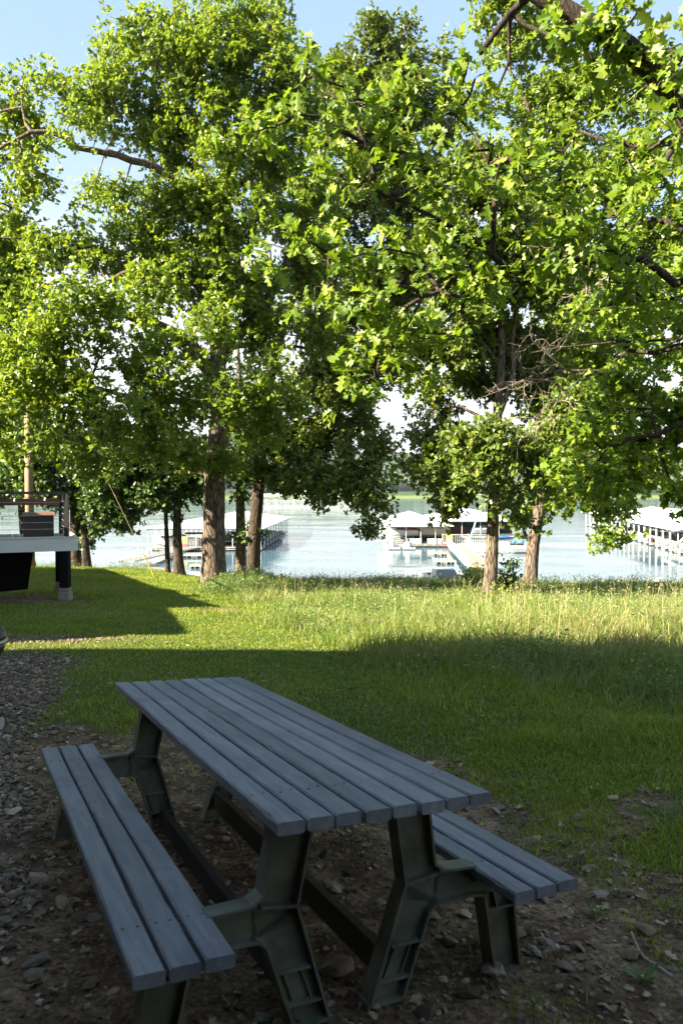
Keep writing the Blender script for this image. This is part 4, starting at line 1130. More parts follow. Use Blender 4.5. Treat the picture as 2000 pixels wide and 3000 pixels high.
for x_ in (-3.6, 6.0):
    g = Geo(); g.box(x_, 3.5, 1.3, .14, .14, 2.8); g.obj('post', M_DKWOOD, hC)

# ------------------------------------------------------------------ boats
def hull_rings(Lh, B, Hh, n=14, bowrise=.25):
    """half-open hull sections from stern (x=0) to bow (x=Lh); closed loops with a flat deck"""
    R = []
    for i in range(n):
        f_ = i / (n - 1); wd = B / 2 * (1 - max(0, (f_ - .45) / .55) ** 2.2) + .02
        if f_ < .1: wd *= .94 + .6 * f_
        z1 = Hh * (1 + bowrise * f_ ** 2); kz = -.15 * Hh + .55 * Hh * max(0, (f_ - .6) / .4) ** 2
        x_ = Lh * f_
        R.append([(x_, 0, kz), (x_ + .02, wd * .75, kz + .28 * Hh), (x_ + .05 * f_, wd, z1 * .8), (x_ + .06 * f_, wd * .97, z1), (x_ + .06 * f_, 0, z1 + .03), (x_ + .06 * f_, -wd * .97, z1), (x_ + .05 * f_, -wd, z1 * .8), (x_ + .02, -wd * .75, kz + .28 * Hh)])
    return R


def runabout(label, loc, rotz, m_h, Lh=6.2, B=2.3, Hh=.95, cover=M_COVER, group=None, name='motor_boat'):
    r = thing(name, loc, label, 'boat', group, rotz)
    g = Geo(); g.loft(hull_rings(Lh, B, Hh)); g.obj('hull', m_h, r, smooth=False)
    g = Geo(); rings = []
    for i in range(9):
        f_ = i / 8; x_ = Lh * (.04 + .78 * f_); wd = B / 2 * .96 * (1 - max(0, (f_ - .55) / .45) ** 2 * .55); hh = .12 + .50 * math.exp(-((f_ - .50) / .22) ** 2)
        z0 = Hh * (1 + .25 * (x_ / Lh) ** 2) + .02
        rings.append([(x_, -wd, z0 - .12), (x_, -wd * .8, z0 + hh * .6), (x_, 0, z0 + hh), (x_, wd * .8, z0 + hh * .6), (x_, wd, z0 - .12)])
    g.loft(rings, closed=False, capends=False); g.obj('cover', cover, r, smooth=True)
    g = Geo(); g.box(-.25, 0, .75, .35, .38, .55, bev=.06); g.box(-.28, 0, .2, .16, .14, .8); g.obj('outboard_motor', M_BLACK, r)
    return r


def pontoon(label, loc, rotz, cov, group=None):
    r = thing('pontoon_boat', loc, label, 'boat', group, rotz); Lh, B = 7.0, 2.5
    for s in (-1, 1):
        g = Geo(); g.tube([(0, s * .85, .1), (Lh * .85, s * .85, .1), (Lh, s * .85, .3)], [.31, .31, .06], 12); g.obj('float', M_STEEL, r, smooth=True)
    g = Geo(); g.box(Lh / 2, 0, .48, Lh, B, .1); g.obj('deck', M_PLANKGR, r)
    g = Geo()
    for s in (-1, 1): g.box(Lh / 2, s * 1.2, .85, Lh * .92, .05, .55)
    g.box(Lh * .96, 0, .85, .05, 2.3, .55); g.box(Lh * .05, 0, .85, .05, 2.3, .55); g.obj('side_panel', cov, r)
    g = Geo()
    for x_ in (1.6, 4.2):
        for s in (-1, 1): g.tube([(x_ + .6, s * 1.15, 1.1), (x_, s * 1.15, 2.25)], .02, 5)
    g.obj('canopy_frame', M_STEEL, r)
    g = Geo(); rg_ = [[(x_, -1.2, 2.2), (x_, -.6, 2.38), (x_, 0, 2.42), (x_, .6, 2.38), (x_, 1.2, 2.2), (x_, 1.2, 2.17), (x_, 0, 2.38), (x_, -1.2, 2.17)] for x_ in (1.2, 2.9, 4.6)]
    g.loft(rg_); g.obj('canopy', cov, r)
    g = Geo(); g.box(5.2, .8, .8, 1.2, .6, .5, bev=.05); g.box(1.2, .8, .8, 1.2, .6, .5, bev=.05); g.box(3.4, -.7, .9, .6, .5, .8, bev=.05); g.obj('seat', M_CREAM, r)
    return r


M_ROOFSHADE = mat('roof_shade_grey', (.10, .10, .105), .8, var=.2, scale=1)  # dark grey that paints in the shade under the dock roofs

# ------------------------------------------------------------------ covered docks
def dock(name, label, O, ang, Wd, Ln, bay=4.2, eave=3.4, ridge=4.9, finger=True, hip=0., roof=True, side_in=None, spans=None):
    """origin at the front left corner; local x across the front, y away along the sides; fingers every bay"""
    r = thing(name, (O[0], O[1], WATER), label, 'boat dock', rotz=ang)
    g = Geo()
    def slab(x0, x1, y0, y1, z=.50):
        g.box((x0 + x1) / 2, (y0 + y1) / 2, z, x1 - x0, y1 - y0, .08)
    slab(0, Wd, 0, 1.6); slab(Wd / 2 - .8, Wd / 2 + .8, 1.6, Ln)
    k = 1; ys = []
    while k * bay < Ln + .1:
        y = k * bay; slab(0, Wd / 2 - .8, y - .45, y + .45); slab(Wd / 2 + .8, Wd, y - .45, y + .45); ys.append(y); k += 1
    g.obj('walkway', M_PLANKGR, r)
    g = Geo()
    def rim(x0, x1, y0, y1):
        for zz in (.47, .24):
            g.beam((x0, y0, zz), (x1, y0, zz), .05, .055); g.beam((x0, y1, zz), (x1, y1, zz), .05, .055)
            g.beam((x0, y0, zz), (x0, y1, zz), .05, .055); g.beam((x1, y0, zz), (x1, y1, zz), .05, .055)
        nx_ = max(1, int((x1 - x0) / 1.2)); ny_ = max(1, int((y1 - y0) / 1.2))
        for q in range(nx_ + 1):
            for yy in (y0, y1): g.box(x0 + (x1 - x0) * q / nx_, yy, .35, .06, .08, .3)
        for q in range(ny_ + 1):
            for xx in (x0, x1): g.box(xx, y0 + (y1 - y0) * q / ny_, .35, .08, .06, .3)
    rim(0, Wd, -.03, 1.63)
    for y in ys: rim(0, Wd / 2 - .8, y - .47, y + .47); rim(Wd / 2 + .8, Wd, y - .47, y + .47)
    g.obj('frame', M_WHITE, r)
    g = Geo(); g.box(0, 0, 0, 1.1, .7, .42); f0 = g.obj('float', M_FLOAT, r); sp_ = [(1.2 + q * 2.4, .8) for q in range(int(Wd / 2.4))]
    for y in ys: sp_ += [(x_, y) for x_ in (.9, 3.4, Wd - 3.4, Wd - .9)]
    for q, (x_, y_) in enumerate(sp_):
        c = f0 if q == 0 else f0.copy()
        if q: COL.objects.link(c); c.parent = r
        c.location = (x_, y_, .04)
    pg = Geo(); pg.box(0, 0, (eave + .5) / 2, .09, .09, eave - .45); first = None
    px = [0.05, Wd * .25, Wd * .5, Wd * .75, Wd - .05]
    places = [(x_, .1) for x_ in px]
    for y in ys: places += [(x_, y) for x_ in (0.05, Wd / 2 - .7, Wd / 2 + .7, Wd - .05)] + [(0.05, y + .6), (Wd - .05, y + .6)]
    for (x_, y_) in places[:100]:
        if first is None:
            first = pg.obj('post', M_WHITE, r); first.location = (x_, y_, 0)
        else:
            c = first.copy(); COL.objects.link(c); c.parent = r; c.location = (x_, y_, 0)
    if roof:
        ov = .5; x0, x1, y0, y1 = -ov, Wd + ov, -ov, Ln + ov; xm = Wd / 2; hp = hip
        V = [(x0, y0, eave), (x1, y0, eave), (x1, y1, eave), (x0, y1, eave), (xm, y0 + hp, ridge), (xm, y1 - hp, ridge)]
        V += [(v[0], v[1], v[2] - .10) for v in V]
        g = Geo(); g.add(V, [[1, 2, 5, 4], [3, 0, 4, 5], [7, 10, 11, 8], [9, 11, 10, 6], [0, 6, 7, 1], [1, 7, 8, 2], [2, 8, 9, 3], [3, 9, 6, 0]], [[0, 1, 4], [2, 3, 5], [6, 10, 7], [8, 11, 9]])
        g.obj('roof', M_ROOFW, r)
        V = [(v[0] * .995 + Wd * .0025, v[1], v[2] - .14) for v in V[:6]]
        g = Geo(); g.add(V, [[1, 2, 5, 4], [3, 0, 4, 5]], [[0, 1, 4], [2, 3, 5]]); g.obj('roof_shade_sheet', M_ROOFSHADE, r)  # added sheet below the roof, its dark colour stands for shade
        g = Geo()
        for y in [0.1] + ys:
            g.beam((0, y, eave - .2), (Wd, y, eave - .2), .08, .16)
            g.beam((Wd / 2, y, eave - .2), (Wd / 2, y, ridge - .15), .08, .08)
        g.beam((0, 0.1, eave - .2), (0, Ln, eave - .2), .08, .16); g.beam((Wd, 0.1, eave - .2), (Wd, Ln, eave - .2), .08, .16)
        g.obj('roof_frame', M_BLACK if False else M_STEEL, r)
    return r


def on_dock(r, x, y, z=0.):
    c, s = math.cos(r.rotation_euler.z), math.sin(r.rotation_euler.z)
    return Vector((r.location.x + c * x - s * y, r.location.y + s * x + c * y, WATER + z))


# left dock, behind the oak trunks
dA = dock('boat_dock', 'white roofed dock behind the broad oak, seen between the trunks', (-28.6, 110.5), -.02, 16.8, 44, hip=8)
runabout('cream covered cruiser on its lift at the open front corner of the left dock', on_dock(dA, 7.2, 2.6, .55), PI, M_WHITE, 7.0, 2.6, 1.15)
mb = runabout('motor boat under canvas in a slip of the left dock', on_dock(dA, 10.6, 6.3, .2), 0, M_NAVY, group='covered boats in the left dock')
for k, (x_, y_) in enumerate(((10.6, 10.5), (10.6, 14.7), (10.6, 18.9), (10.6, 23.1), (10.6, 27.3), (10.6, 31.5))):
    o = copy_tree(mb, on_dock(dA, x_, y_, .1), 0.0)
    if k in (1, 3):
        for ch in o.children:
            if ch.name.startswith('cover'):
                ch.data = ch.data.copy(); ch.data.materials.clear(); ch.data.materials.append(M_BLUEC)
        o['label'] = 'motor boat under blue canvas in a slip of the left dock'; o['group'] = 'blue covered boats in the left dock'
    if k == 5: o['label'] = 'motor boat under canvas in a slip of the left dock'
g = Geo(); rr = thing('pontoon_boat', (0, 0, 0), 'x', 'boat'); bpy.data.objects.remove(rr)
pontoon('dark pontoon boat with a green canopy under the left dock roof', on_dock(dA, 9.4, 4.4, .1), PI, mat('green_canvas', (.02, .12, .06), .8))


def gate(name, label, P, wd=4.6, ang=0.):
    r = thing(name, P, label, 'gate', rotz=ang)
    g = Geo()
    for zz in (.06, 1.55): g.beam((0, 0, zz), (wd, 0, zz), .05, .06)
    for q in range(int(wd / .28) + 1): g.box(q * .28, 0, .8, .035, .035, 1.5)
    for q in (0, wd * .55, wd): g.box(q, 0, .85, .09, .09, 1.7)
    g.obj('bars', M_WHITE, r)
    return r


def sign(label, P, wd, h, m, ang=0., txt=None):
    g = Geo(); g.box(0, 0, 0, wd, .03, h, bev=.008); o = g.obj('dock_sign', m); o.location = P; o.rotation_euler.z = ang
    tag(o, label, 'sign')
    if txt:
        g = Geo()
        for q, (a_, b_) in enumerate(txt): g.box(0, -.017, h * (.32 - .2 * q), wd * a_, .004, h * b_)
        l = g.obj('lettering', M_BLACK, o)
    return o


ga = gate('dock_gate', 'white barred gate at the head of the left gangway', on_dock(dA, 5.2, -.25, .55), 3.8)
sign('yellow notice on the gate of the left dock', on_dock(dA, 5.6, -.35, 1.55), .85, .95, M_YEL)
sign('red notice below the yellow one on the left dock gate', on_dock(dA, 5.5, -.35, .85), .7, .4, M_REDS)


def gangway(name, label, A, B, wd=1.8, rail=1.05, rot=0):
    A, B = Vector(A), Vector(B); r = thing(name, A, label, 'gangway')
    t_ = (B - A); ln = t_.length; s_ = Vector((t_.y, -t_.x, 0)).normalized() * wd / 2
    g = Geo(); g.beam((0, 0, 0), tuple(t_), wd, .07); g.obj('walkway', M_PLANKGR if rot == 0 else mat('pale_boards', (.30, .23, .18), .8, var=.1, scale=2), r)
    g = Geo(); n = int(ln / 1.5)
    for s in (-1, 1):
        o_ = s_ * s
        g.beam(tuple(o_ - Vector((0, 0, .08))), tuple(t_ + o_ - Vector((0, 0, .08))), .08, .22)
        for zz in (rail, rail * .55): g.tube([tuple(o_ + Vector((0, 0, zz))), tuple(t_ + o_ + Vector((0, 0, zz)))], .02, 6)
        for q in range(n + 1):
            p = t_ * (q / n) + o_; g.tube([tuple(p), tuple(p + Vector((0, 0, rail)))], .014, 6)
            if q < n and rot == 0: g.tube([tuple(p), tuple(t_ * ((q + 1) / n) + o_ + Vector((0, 0, rail)))], .010, 4)
    g.obj('railing', M_WHITE, r)
    return r


gangway('gangway', 'narrow white railed gangway from the shore to the left dock', (-24.6, 85.5, WATER + .9), tuple(on_dock(dA, 6.4, -.1, .55)))
def platform(label, P, sx_, sy):
    r = thing('float_platform', P, label, 'floating platform')
    g = Geo(); g.box(0, 0, .42, sx_, sy, .08); g.obj('top', M_PLANKGR, r)
    g = Geo()
    for a_ in (-1, 1):
        g.box(0, a_ * sy / 2, .36, sx_, .05, .14); g.box(a_ * sx_ / 2, 0, .36, .05, sy, .14)
        for q in range(5): g.box(sx_ * (q / 4 - .5), a_ * sy / 2, .2, .05, .05, .3)
    g.obj('frame', M_WHITE, r)
    g = Geo()
    for q in (-.3, .3): g.box(sx_ * q, 0, .02, sx_ * .25, sy * .8, .4)
    g.obj('float', M_FLOAT, r)
    return r


platform('small floating platform beside the left gangway', (-19.7, 100.5, WATER), 2.6, 3.4)
platform('grey float lying low at the shore by the left gangway', (-16.0, 86.0, WATER), 2.6, 1.4)

# centre-right dock
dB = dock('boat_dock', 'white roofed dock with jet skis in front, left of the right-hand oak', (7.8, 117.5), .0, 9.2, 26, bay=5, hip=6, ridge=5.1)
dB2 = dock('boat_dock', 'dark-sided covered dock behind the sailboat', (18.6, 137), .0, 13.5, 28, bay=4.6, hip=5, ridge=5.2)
g = Geo(); g.box(0, 0, .5, 14.5, 1.8, .08); wk = thing('dock_walkway', (24.0, 118.0, WATER), 'long white framed walkway behind the sailboat', 'walkway'); g.obj('deck', M_PLANKGR, wk)
g = Geo()
for zz in (.47, .24): g.beam((-7.25, -.93, zz), (7.25, -.93, zz), .05, .08)
for q in range(13): g.box(-7.2 + q * 1.2, -.93, .35, .06, .06, .3)
for q in (5.6, 6.2, 6.9): g.box(q, 0, 2.0, .12, .12, 3.2)
g.beam((5.5, 0, 3.6), (7.1, 0, 3.6), .1, .12); g.obj('frame', M_WHITE, wk)
g = Geo(); g.box(0, 0, 0, .12, 9.5, 2.6); g.box(6.8, 0, 0, 13.6, .12, 2.6) ; pn = g.obj('privacy_screen', mat('dark_screen', (.02, .02, .022), .9)); pn.location = (18.5, 141.6, WATER + 2.0); tag(pn, 'dark mesh screen round the covered slips behind the sailboat', 'screen')
# boats on the left part
rwb = runabout('red and white ski boat raised on a lift at the dock corner', on_dock(dB, 4.6, 3.4, 1.75), PI - .15, M_WHITE, 5.4, 2.2, .9)
g = Geo(); rs = hull_rings(5.4, 2.26, .9)[:-1]; g.loft([[r[2], r[3], (r[3][0], r[3][1] * .98, r[3][2] + .01)] for r in rs], closed=False, capends=False); g.loft([[r[6], r[5], (r[5][0], r[5][1] * .98, r[5][2] + .01)] for r in rs], closed=False, capends=False); g.obj('red_stripe', M_RED, rwb)
runabout('long cream cruiser raised on a lift beside the red boat', on_dock(dB, 9.6, 4.3, 1.6), PI - .05, M_CREAM, 7.2, 2.6, 1.2, cover=M_CREAM)
runabout('dark covered boat in the shade behind the cream cruiser', on_dock(dB, 8.6, 8.4, .4), PI, M_NAVY, 6.5)
runabout('maroon covered boat in the dark slip behind the sailboat', on_dock(dB2, 5.2, 3.2, .9), PI, M_TARP, 6.0, cover=M_TARP)
runabout('white boat with an upswept bow in the dark slip right of the mast', on_dock(dB2, 5.4, 1.2, 1.0), 0.1, M_WHITE, 4.6)
lk = thing('dock_locker', on_dock(dB, 6.9, .6, .54), 'long white dock locker at the front edge', 'locker')
g = Geo(); g.box(0, 0, .36, 2.3, .75, .66, bev=.03); g.obj('body', M_WHITE, lk)
g = Geo(); g.box(0, 0, .73, 2.4, .82, .08, bev=.02); g.obj('lid', M_WHITE, lk)
lk2 = copy_tree(lk, on_dock(dB, 3.6, .6, .54), 0, 'long white dock locker nearest the jet skis')
lk['label'] = 'long white dock locker left of the yellow sign'


def jetski(label, P, rz, m):
    r = thing('jet_ski', P, label, 'jet ski', None, rz)
    g = Geo(); g.loft(hull_rings(2.9, 1.1, .55, 10, .5)); g.obj('hull', M_WHITE, r)
    g = Geo(); rings = []
    for i in range(7):
        f_ = i / 6; x_ = .3 + 2.2 * f_; hh = .35 + .55 * math.exp(-((f_ - .55) / .25) ** 2); wd = .42 * (1 - .4 * f_)
        rings.append([(x_, -wd, .5), (x_, -wd * .4, .5 + hh * .7), (x_, 0, .5 + hh), (x_, wd * .4, .5 + hh * .7), (x_, wd, .5)])
    g.loft(rings, closed=False); g.obj('cover', m, r)
    return r


jetski('jet ski under a white cover at the dock end', (7.9, 114.8, WATER + .45), -PI / 2 - .1, M_WHITE)
jetski('jet ski under a black and white cover beside the white one', (10.1, 114.6, WATER + .45), -PI / 2, M_BLACK)
for q, x_ in enumerate((7.9, 10.1)):
    rr = thing('jet_ski_dock', (x_, 114.6, WATER), ('white drive-on float under the white covered jet ski', 'white drive-on float under the black covered jet ski')[q], 'float')
    g = Geo(); g.box(0, -.6, .25, 1.9, 4.0, .38, bev=.08); g.obj('float', M_WHITE, rr); g = Geo(); g.box(-.6, -.6, .47, .12, 3.8, .06); g.box(.6, -.6, .47, .12, 3.8, .06); g.obj('bunk', M_COVER, rr)
rk = thing('kayak_rack', (7.2, 118.4, WATER + .54), 'white rack of kayaks stacked at the dock corner', 'rack')
g = Geo()
for a_ in (-.9, .9):
    g.box(a_, 0, 1.6, .07, .07, 3.2)
    for q in range(6): g.box(a_, -.25, .35 + q * .5, .06, .6, .05)
g.obj('frame', M_WHITE, rk)
ky_ = None
for q in range(6):
    P = Vector((7.2 - 1.5, 118.1, WATER + .95 + q * .5))
    if ky_ is None:
        g = Geo(); rings = []
        for i in range(9):
            f_ = i / 8; wd = .33 * math.sin(PI * min(max(f_, .03), .97)) ** .6
            rings.append([(3.0 * f_, wd * math.cos(a_), .16 * math.sin(a_) * (wd / .33)) for a_ in np.arange(8) / 8 * 2 * PI])
        g.loft(rings); ky_ = g.obj('kayak', M_WHITE, smooth=True); ky_.location = P; tag(ky_, 'white kayak on the rack at the dock corner', 'kayak', 'kayaks stacked on the rack')
    else:
        o = ky_.copy(); COL.objects.link(o); o.location = P
gate('dock_gate', 'white barred gate behind the yellow sign, at the head of the wide gangway', (15.6, 115.9, WATER + .54), 7.2)
sign('yellow notice at the head of the wide gangway', (16.6, 115.7, WATER + 1.65), 1.0, .95, M_YEL)
sign('red and white notice board left of the wide gangway', (16.2, 115.5, WATER + .85), 1.6, .75, M_REDS)
g = Geo(); g.box(0, -.02, .0, 1.1, .02, .25); lt = g.obj('panel', M_WHITE, bpy.data.objects['dock_sign.003'])
gangway('gangway', 'wide white railed gangway sloping to the dock beside the sailboat', (14.8, 79.5, WATER + .8), (17.6, 115.3, WATER + .6), 2.7, 1.15, rot=1)
platform('upper floating platform on the left side of the wide gangway', (13.5, 103.0, WATER), 1.9, 2.2)
platform('lower floating platform on the left side of the wide gangway', (12.6, 91.5, WATER), 2.4, 2.2)
platform('small float right of the wide gangway below the sailboat bow', (18.4, 101.0, WATER), 1.6, 2.0)

# sailboat
sb = thing('sailboat', (17.9 + 8.7, 107.6, WATER), 'white sailboat moored side-on with blue canvas at its stern', 'sailboat', rotz=PI - .03)
g = Geo(); rings = []
for i in range(16):
    f_ = i / 15; wd = 1.35 * (1 - max(0, (f_ - .4) / .6) ** 2) * (.80 + .2 * min(1, f_ * 4)) + .02; x_ = 8.6 * f_; z1 = 1.02 + .28 * f_ ** 2
    xo = -.35 + .35 * f_ if f_ < .1 else 0
    rings.append([(x_ + .32 * (1 - f_) * 0 - 0, 0, -.25 + .3 * f_ ** 3), (x_, wd * .8, .02), (x_ + .5 * f_ ** 3, wd, z1 * .7), (x_ + .8 * f_ ** 3 + .25 * (1 - f_) ** 8, wd * .95, z1), (x_ + .8 * f_ ** 3 + .25 * (1 - f_) ** 8, 0, z1 + .05), (x_ + .8 * f_ ** 3 + .25 * (1 - f_) ** 8, -wd * .95, z1), (x_ + .5 * f_ ** 3, -wd, z1 * .7), (x_, -wd * .8, .02)])
g.loft(rings); g.obj('hull', M_WHITE, sb)
g = Geo(); g.box(4.1, 0, .06, 8.0, 2.2, .16); g.obj('waterline_stripe', M_BLACK, sb)
g = Geo(); rings = [[(x_, -.75, 1.05), (x_, -.6, 1.05 + h_), (x_, .6, 1.05 + h_), (x_, .75, 1.05)] for x_, h_ in ((2.6, .45), (3.2, .5), (5.2, .42), (6.2, .1))]
g.loft(rings, closed=True); cb_ = g.obj('cabin', M_WHITE, sb)
g = Geo()
for x_ in (3.1, 3.9, 4.7):
    for y_ in (-.7, .7): g = Geo(); g.box(x_, y_, 1.30, .5, .05, .14); g.obj('window', M_GLASS, cb_)
g = Geo(); g.tube([(5.0, 0, 1.4), (5.0, 0, 3.9)], .06, 8); g.obj('mast_support', M_WHITE, sb)
g = Geo(); g.tube([(8.3, 0, 1.5), (7.7, 0, 3.2), (6.75, .0, 6.4)], [.10, .13, .035], 8); g.obj('mast', mat('pale_blue_mast', (.30, .55, .72), .5), sb)
g = Geo()
for s in (-1, 1):
    for x_ in (.4, 1.8, 3.2, 4.6, 6.0, 7.2): g.tube([(x_, s * 1.15 * (1 if x_ < 4 else .7 if x_ < 7 else .4), 1.05), (x_, s * 1.15 * (1 if x_ < 4 else .7 if x_ < 7 else .4), 1.65)], .02, 5)
    g.tube([(.4, s * 1.15, 1.63), (4, s * 1.15, 1.63), (6.0, s * .8, 1.7), (8.6, 0, 1.85)], .015, 5); g.tube([(.4, s * 1.15, 1.35), (4, s * 1.15, 1.35), (6.0, s * .8, 1.4), (8.6, 0, 1.5)], .012, 5)
g.obj('lifeline', M_STEEL, sb)
g = Geo(); g.tube([(1.9, 0, 2.1), (3.3, 0, 2.25), (4.9, 0, 2.3)], [.10, .2, .12], 10); g.obj('sail_cover', M_BLUEC, sb, smooth=True)
g = Geo(); g.tube([(.5, -.9, 1.1), (.5, -.9, 1.55), (.5, -.9, 1.85)], [.22, .26, .08], 8); g.obj('dodger', M_BLUEC, sb)
g = Geo(); g.tube([(1.6, -1.0, 1.05), (1.55, -1.0, 1.6), (1.5, -1.0, 1.95)], [.24, .30, .06], 8); g.obj('life_ring_cover', M_CYANC, sb)
g = Geo(); g.box(1.6, 0, 1.15, 2.0, 1.4, .35); g.obj('cockpit', M_BLACK, sb)

# right dock running off the edge of the frame
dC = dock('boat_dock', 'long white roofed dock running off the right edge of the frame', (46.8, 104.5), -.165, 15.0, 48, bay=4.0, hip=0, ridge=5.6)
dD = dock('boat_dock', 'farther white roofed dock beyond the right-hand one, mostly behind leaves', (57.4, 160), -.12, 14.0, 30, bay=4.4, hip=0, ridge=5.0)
pt_ = pontoon('pontoon boat with white panels in a slip of the right dock', on_dock(dC, .8, 2.0, .1), -.165, M_WHITE, 'white pontoon boats in the right dock')
for k, y_ in enumerate((10.2, 22.2, 34.0)): copy_tree(pt_, on_dock(dC, .8, y_, .1), -.165)
rb = runabout('white motor boat with a grey cover in a slip of the right dock', on_dock(dC, .6, 6.0, .15), -.165, M_WHITE, group='covered boats in the right dock')
for k, y_ in enumerate((14.0, 26.0, 38.0)): copy_tree(rb, on_dock(dC, .6, y_, .15), -.165)
rb2 = runabout('maroon motor boat in a slip of the right dock', on_dock(dC, .6, 18.2, .15), -.165, M_TARP, cover=M_WHITE)
for k, y_ in enumerate((6.6, 15.4, 24.2)): copy_tree(rb, on_dock(dD, .6, y_, .15), -.12, 'covered motor boat in the farther right dock', 'boats in the farther right dock')
sl2 = thing('water_slide', on_dock(dC, .9, -.1, .55), 'curved white water slide on the near end of the right dock', 'water slide', rotz=-.165)
g = Geo(); pts = resample([(-3.1, -.2, .15), (-1.9, -.15, .55), (-.7, 0, 1.15), (.1, .1, 2.0), (.5, .2, 2.75), (1.2, .3, 2.85)], .25)
g.tube(pts, .17, 10); g.obj('chute', M_WHITE, sl2, smooth=True)
g = Geo()
for a_ in ((-.7, 0, 1.1), (.5, .2, 2.7), (1.2, .3, 2.8)): g.tube([(a_[0], a_[1], 0), a_], .04, 6)
for q in range(7): g.beam((1.2, .1, .35 + q * .35), (1.2, .55, .35 + q * .35), .05, .04)
g.obj('ladder', M_WHITE, sl2)

# far dock and its boats
dF = thing('boat_dock', (-62, 585, WATER), 'distant long covered dock under the far bank, seen below the leaves', 'boat dock')
g = Geo(); g.add([(-4, -2, 4.0), (96, -2, 4.0), (96, 14, 4.0), (-4, 14, 4.0), (-4, 6, 6.0), (96, 6, 6.0)], [[0, 1, 5, 4], [2, 3, 4, 5]], [[0, 4, 3], [1, 2, 5]]); g.obj('roof', M_ROOFW, dF)
g = Geo(); g.box(46, 6, .5, 92, 14, .4); g.obj('walkway', M_WHITE, dF)
pg = Geo(); pg.box(0, 0, 2.2, .35, .35, 3.6); p0 = pg.obj('post', M_WHITE, dF)
for k in range(1, 32):
    c = p0.copy(); COL.objects.link(c); c.parent = dF; c.location = (k * 3.0, 0, 0)
fb = runabout('white motor boat moored under the distant dock', (-58, 584, WATER + .1), PI / 2, M_WHITE, 7, 2.6, 1.5, cover=M_WHITE, group='boats under the distant dock')
for k in range(1, 13): copy_tree(fb, (-58 + k * 7.1, 584 + (k % 3) * .5, WATER + .1))
dG = copy_tree(dF, (-235, 640, WATER), .1, 'distant covered dock across the water, left of the broad oak')

# ------------------------------------------------------------------ pickup truck on the shore road
tr = thing('pickup_truck', (8.15, 59.5, tz1(8.15, 59.5)), 'dark blue crew cab pickup truck parked on the shore road beyond the lawn', 'pickup truck', rotz=-PI / 2 + .16)
# local: +x is forward
def section(x_, wd, z0, z1, ins=.06, e=.05): return [(x_, -wd, z0), (x_, -wd - .0, z1 - e * 2), (x_, -wd + ins, z1), (x_, wd - ins, z1), (x_, wd, z1 - e * 2), (x_, wd, z0), (x_, wd - .1, z0 - .04), (x_, -wd + .1, z0 - .04)]
g = Geo(); g.loft([section(2.75, .80, .50, .92), section(2.68, .90, .42, 1.02), section(2.3, .95, .38, 1.10), section(1.5, .97, .38, 1.16), (section(1.0, .98, .38, 1.20)), section(-.9, .98, .38, 1.22), section(-1.0, .98, .38, 1.24)]); g.obj('body', M_NAVY, tr)
g = Geo(); g.box(-1.9, .93, .82, 1.85, .09, .84, bev=.03); g.box(-1.9, -.93, .82, 1.85, .09, .84, bev=.03); g.box(-2.82, 0, .84, .08, 1.9, .80, bev=.02); g.box(-1.9, 0, .55, 1.8, 1.8, .08); g.obj('cargo_bed', M_NAVY, tr)
g = Geo(); g.loft([[(x_, -w_, z0), (x_ + dx, -w2, z1), (x_ + dx, w2, z1), (x_, w_, z0)] for x_, dx, w_, w2, z0, z1 in ((1.15, 0, .90, .90, 1.18, 1.20), (.35, 0, .92, .74, 1.2, 1.80), (-.1, 0, .92, .74, 1.2, 1.86), (-.75, 0, .92, .74, 1.2, 1.83), (-1.02, 0, .90, .80, 1.2, 1.35))]); g.obj('cab', M_NAVY, tr)
g = Geo(); g.add([(1.10, -.80, 1.255), (1.10, .80, 1.255), (.40, .66, 1.79), (.40, -.66, 1.79)], [[0, 1, 2, 3]]); g.obj('windshield', M_GLASS, tr)
for s in (-1, 1):
    g = Geo(); V = [(.78, .905, 1.26), (-.02, .915, 1.26), (-.02, .775, 1.74), (.32, .775, 1.74)]; g.add([(v[0], s * (v[1] + .01), v[2]) for v in V], [[0, 1, 2, 3]]); g.obj('side_window', M_GLASS, tr)
    g = Geo(); V = [(-.12, .915, 1.26), (-.80, .915, 1.26), (-.68, .775, 1.72), (-.12, .775, 1.74)]; g.add([(v[0], s * (v[1] + .01), v[2]) for v in V], [[0, 1, 2, 3]]); g.obj('side_window', M_GLASS, tr)
    g = Geo(); g.box(.85, s * 1.10, 1.30, .12, .2, .2, bev=.04); g.obj('mirror', M_BLACK, tr)
    g = Geo(); g.box(2.70, s * .72, .85, .10, .32, .20, bev=.03); g.obj('headlight', M_CHROME, tr)
    for x_ in (1.85, -1.75):
        g = Geo(); g.tube([(x_, s * .78, .38), (x_, s * .99, .38)], [.38, .38], 24); wl = g.obj('wheel', M_RUB, tr)
        g = Geo(); g.tube([(x_, s * .8, .38), (x_, s * 1.0, .38)], [.23, .23], 18); g.obj('rim', M_STEEL, wl)
g = Geo(); g.box(2.78, 0, .50, .16, 1.8, .24, bev=.05); g.obj('bumper', M_CHROME, tr)
g = Geo(); g.box(2.74, 0, .80, .06, 1.05, .26, bev=.02); g.obj('grille', M_BLACK, tr)

# white utility pedestal at the lawn edge
ub = W(1926, 1701, 26.4)
o_ = thing('utility_box', (ub.x, ub.y, tz1(ub.x, ub.y) - .05), 'small white utility box at the water side edge of the lawn', 'utility box')
g = Geo(); g.box(0, 0, .19, .24, .18, .38, bev=.01); g.obj('body', M_WHITE, o_); g = Geo(); g.box(0, 0, .385, .26, .20, .03, bev=.008); g.obj('lid', M_WHITE, o_)

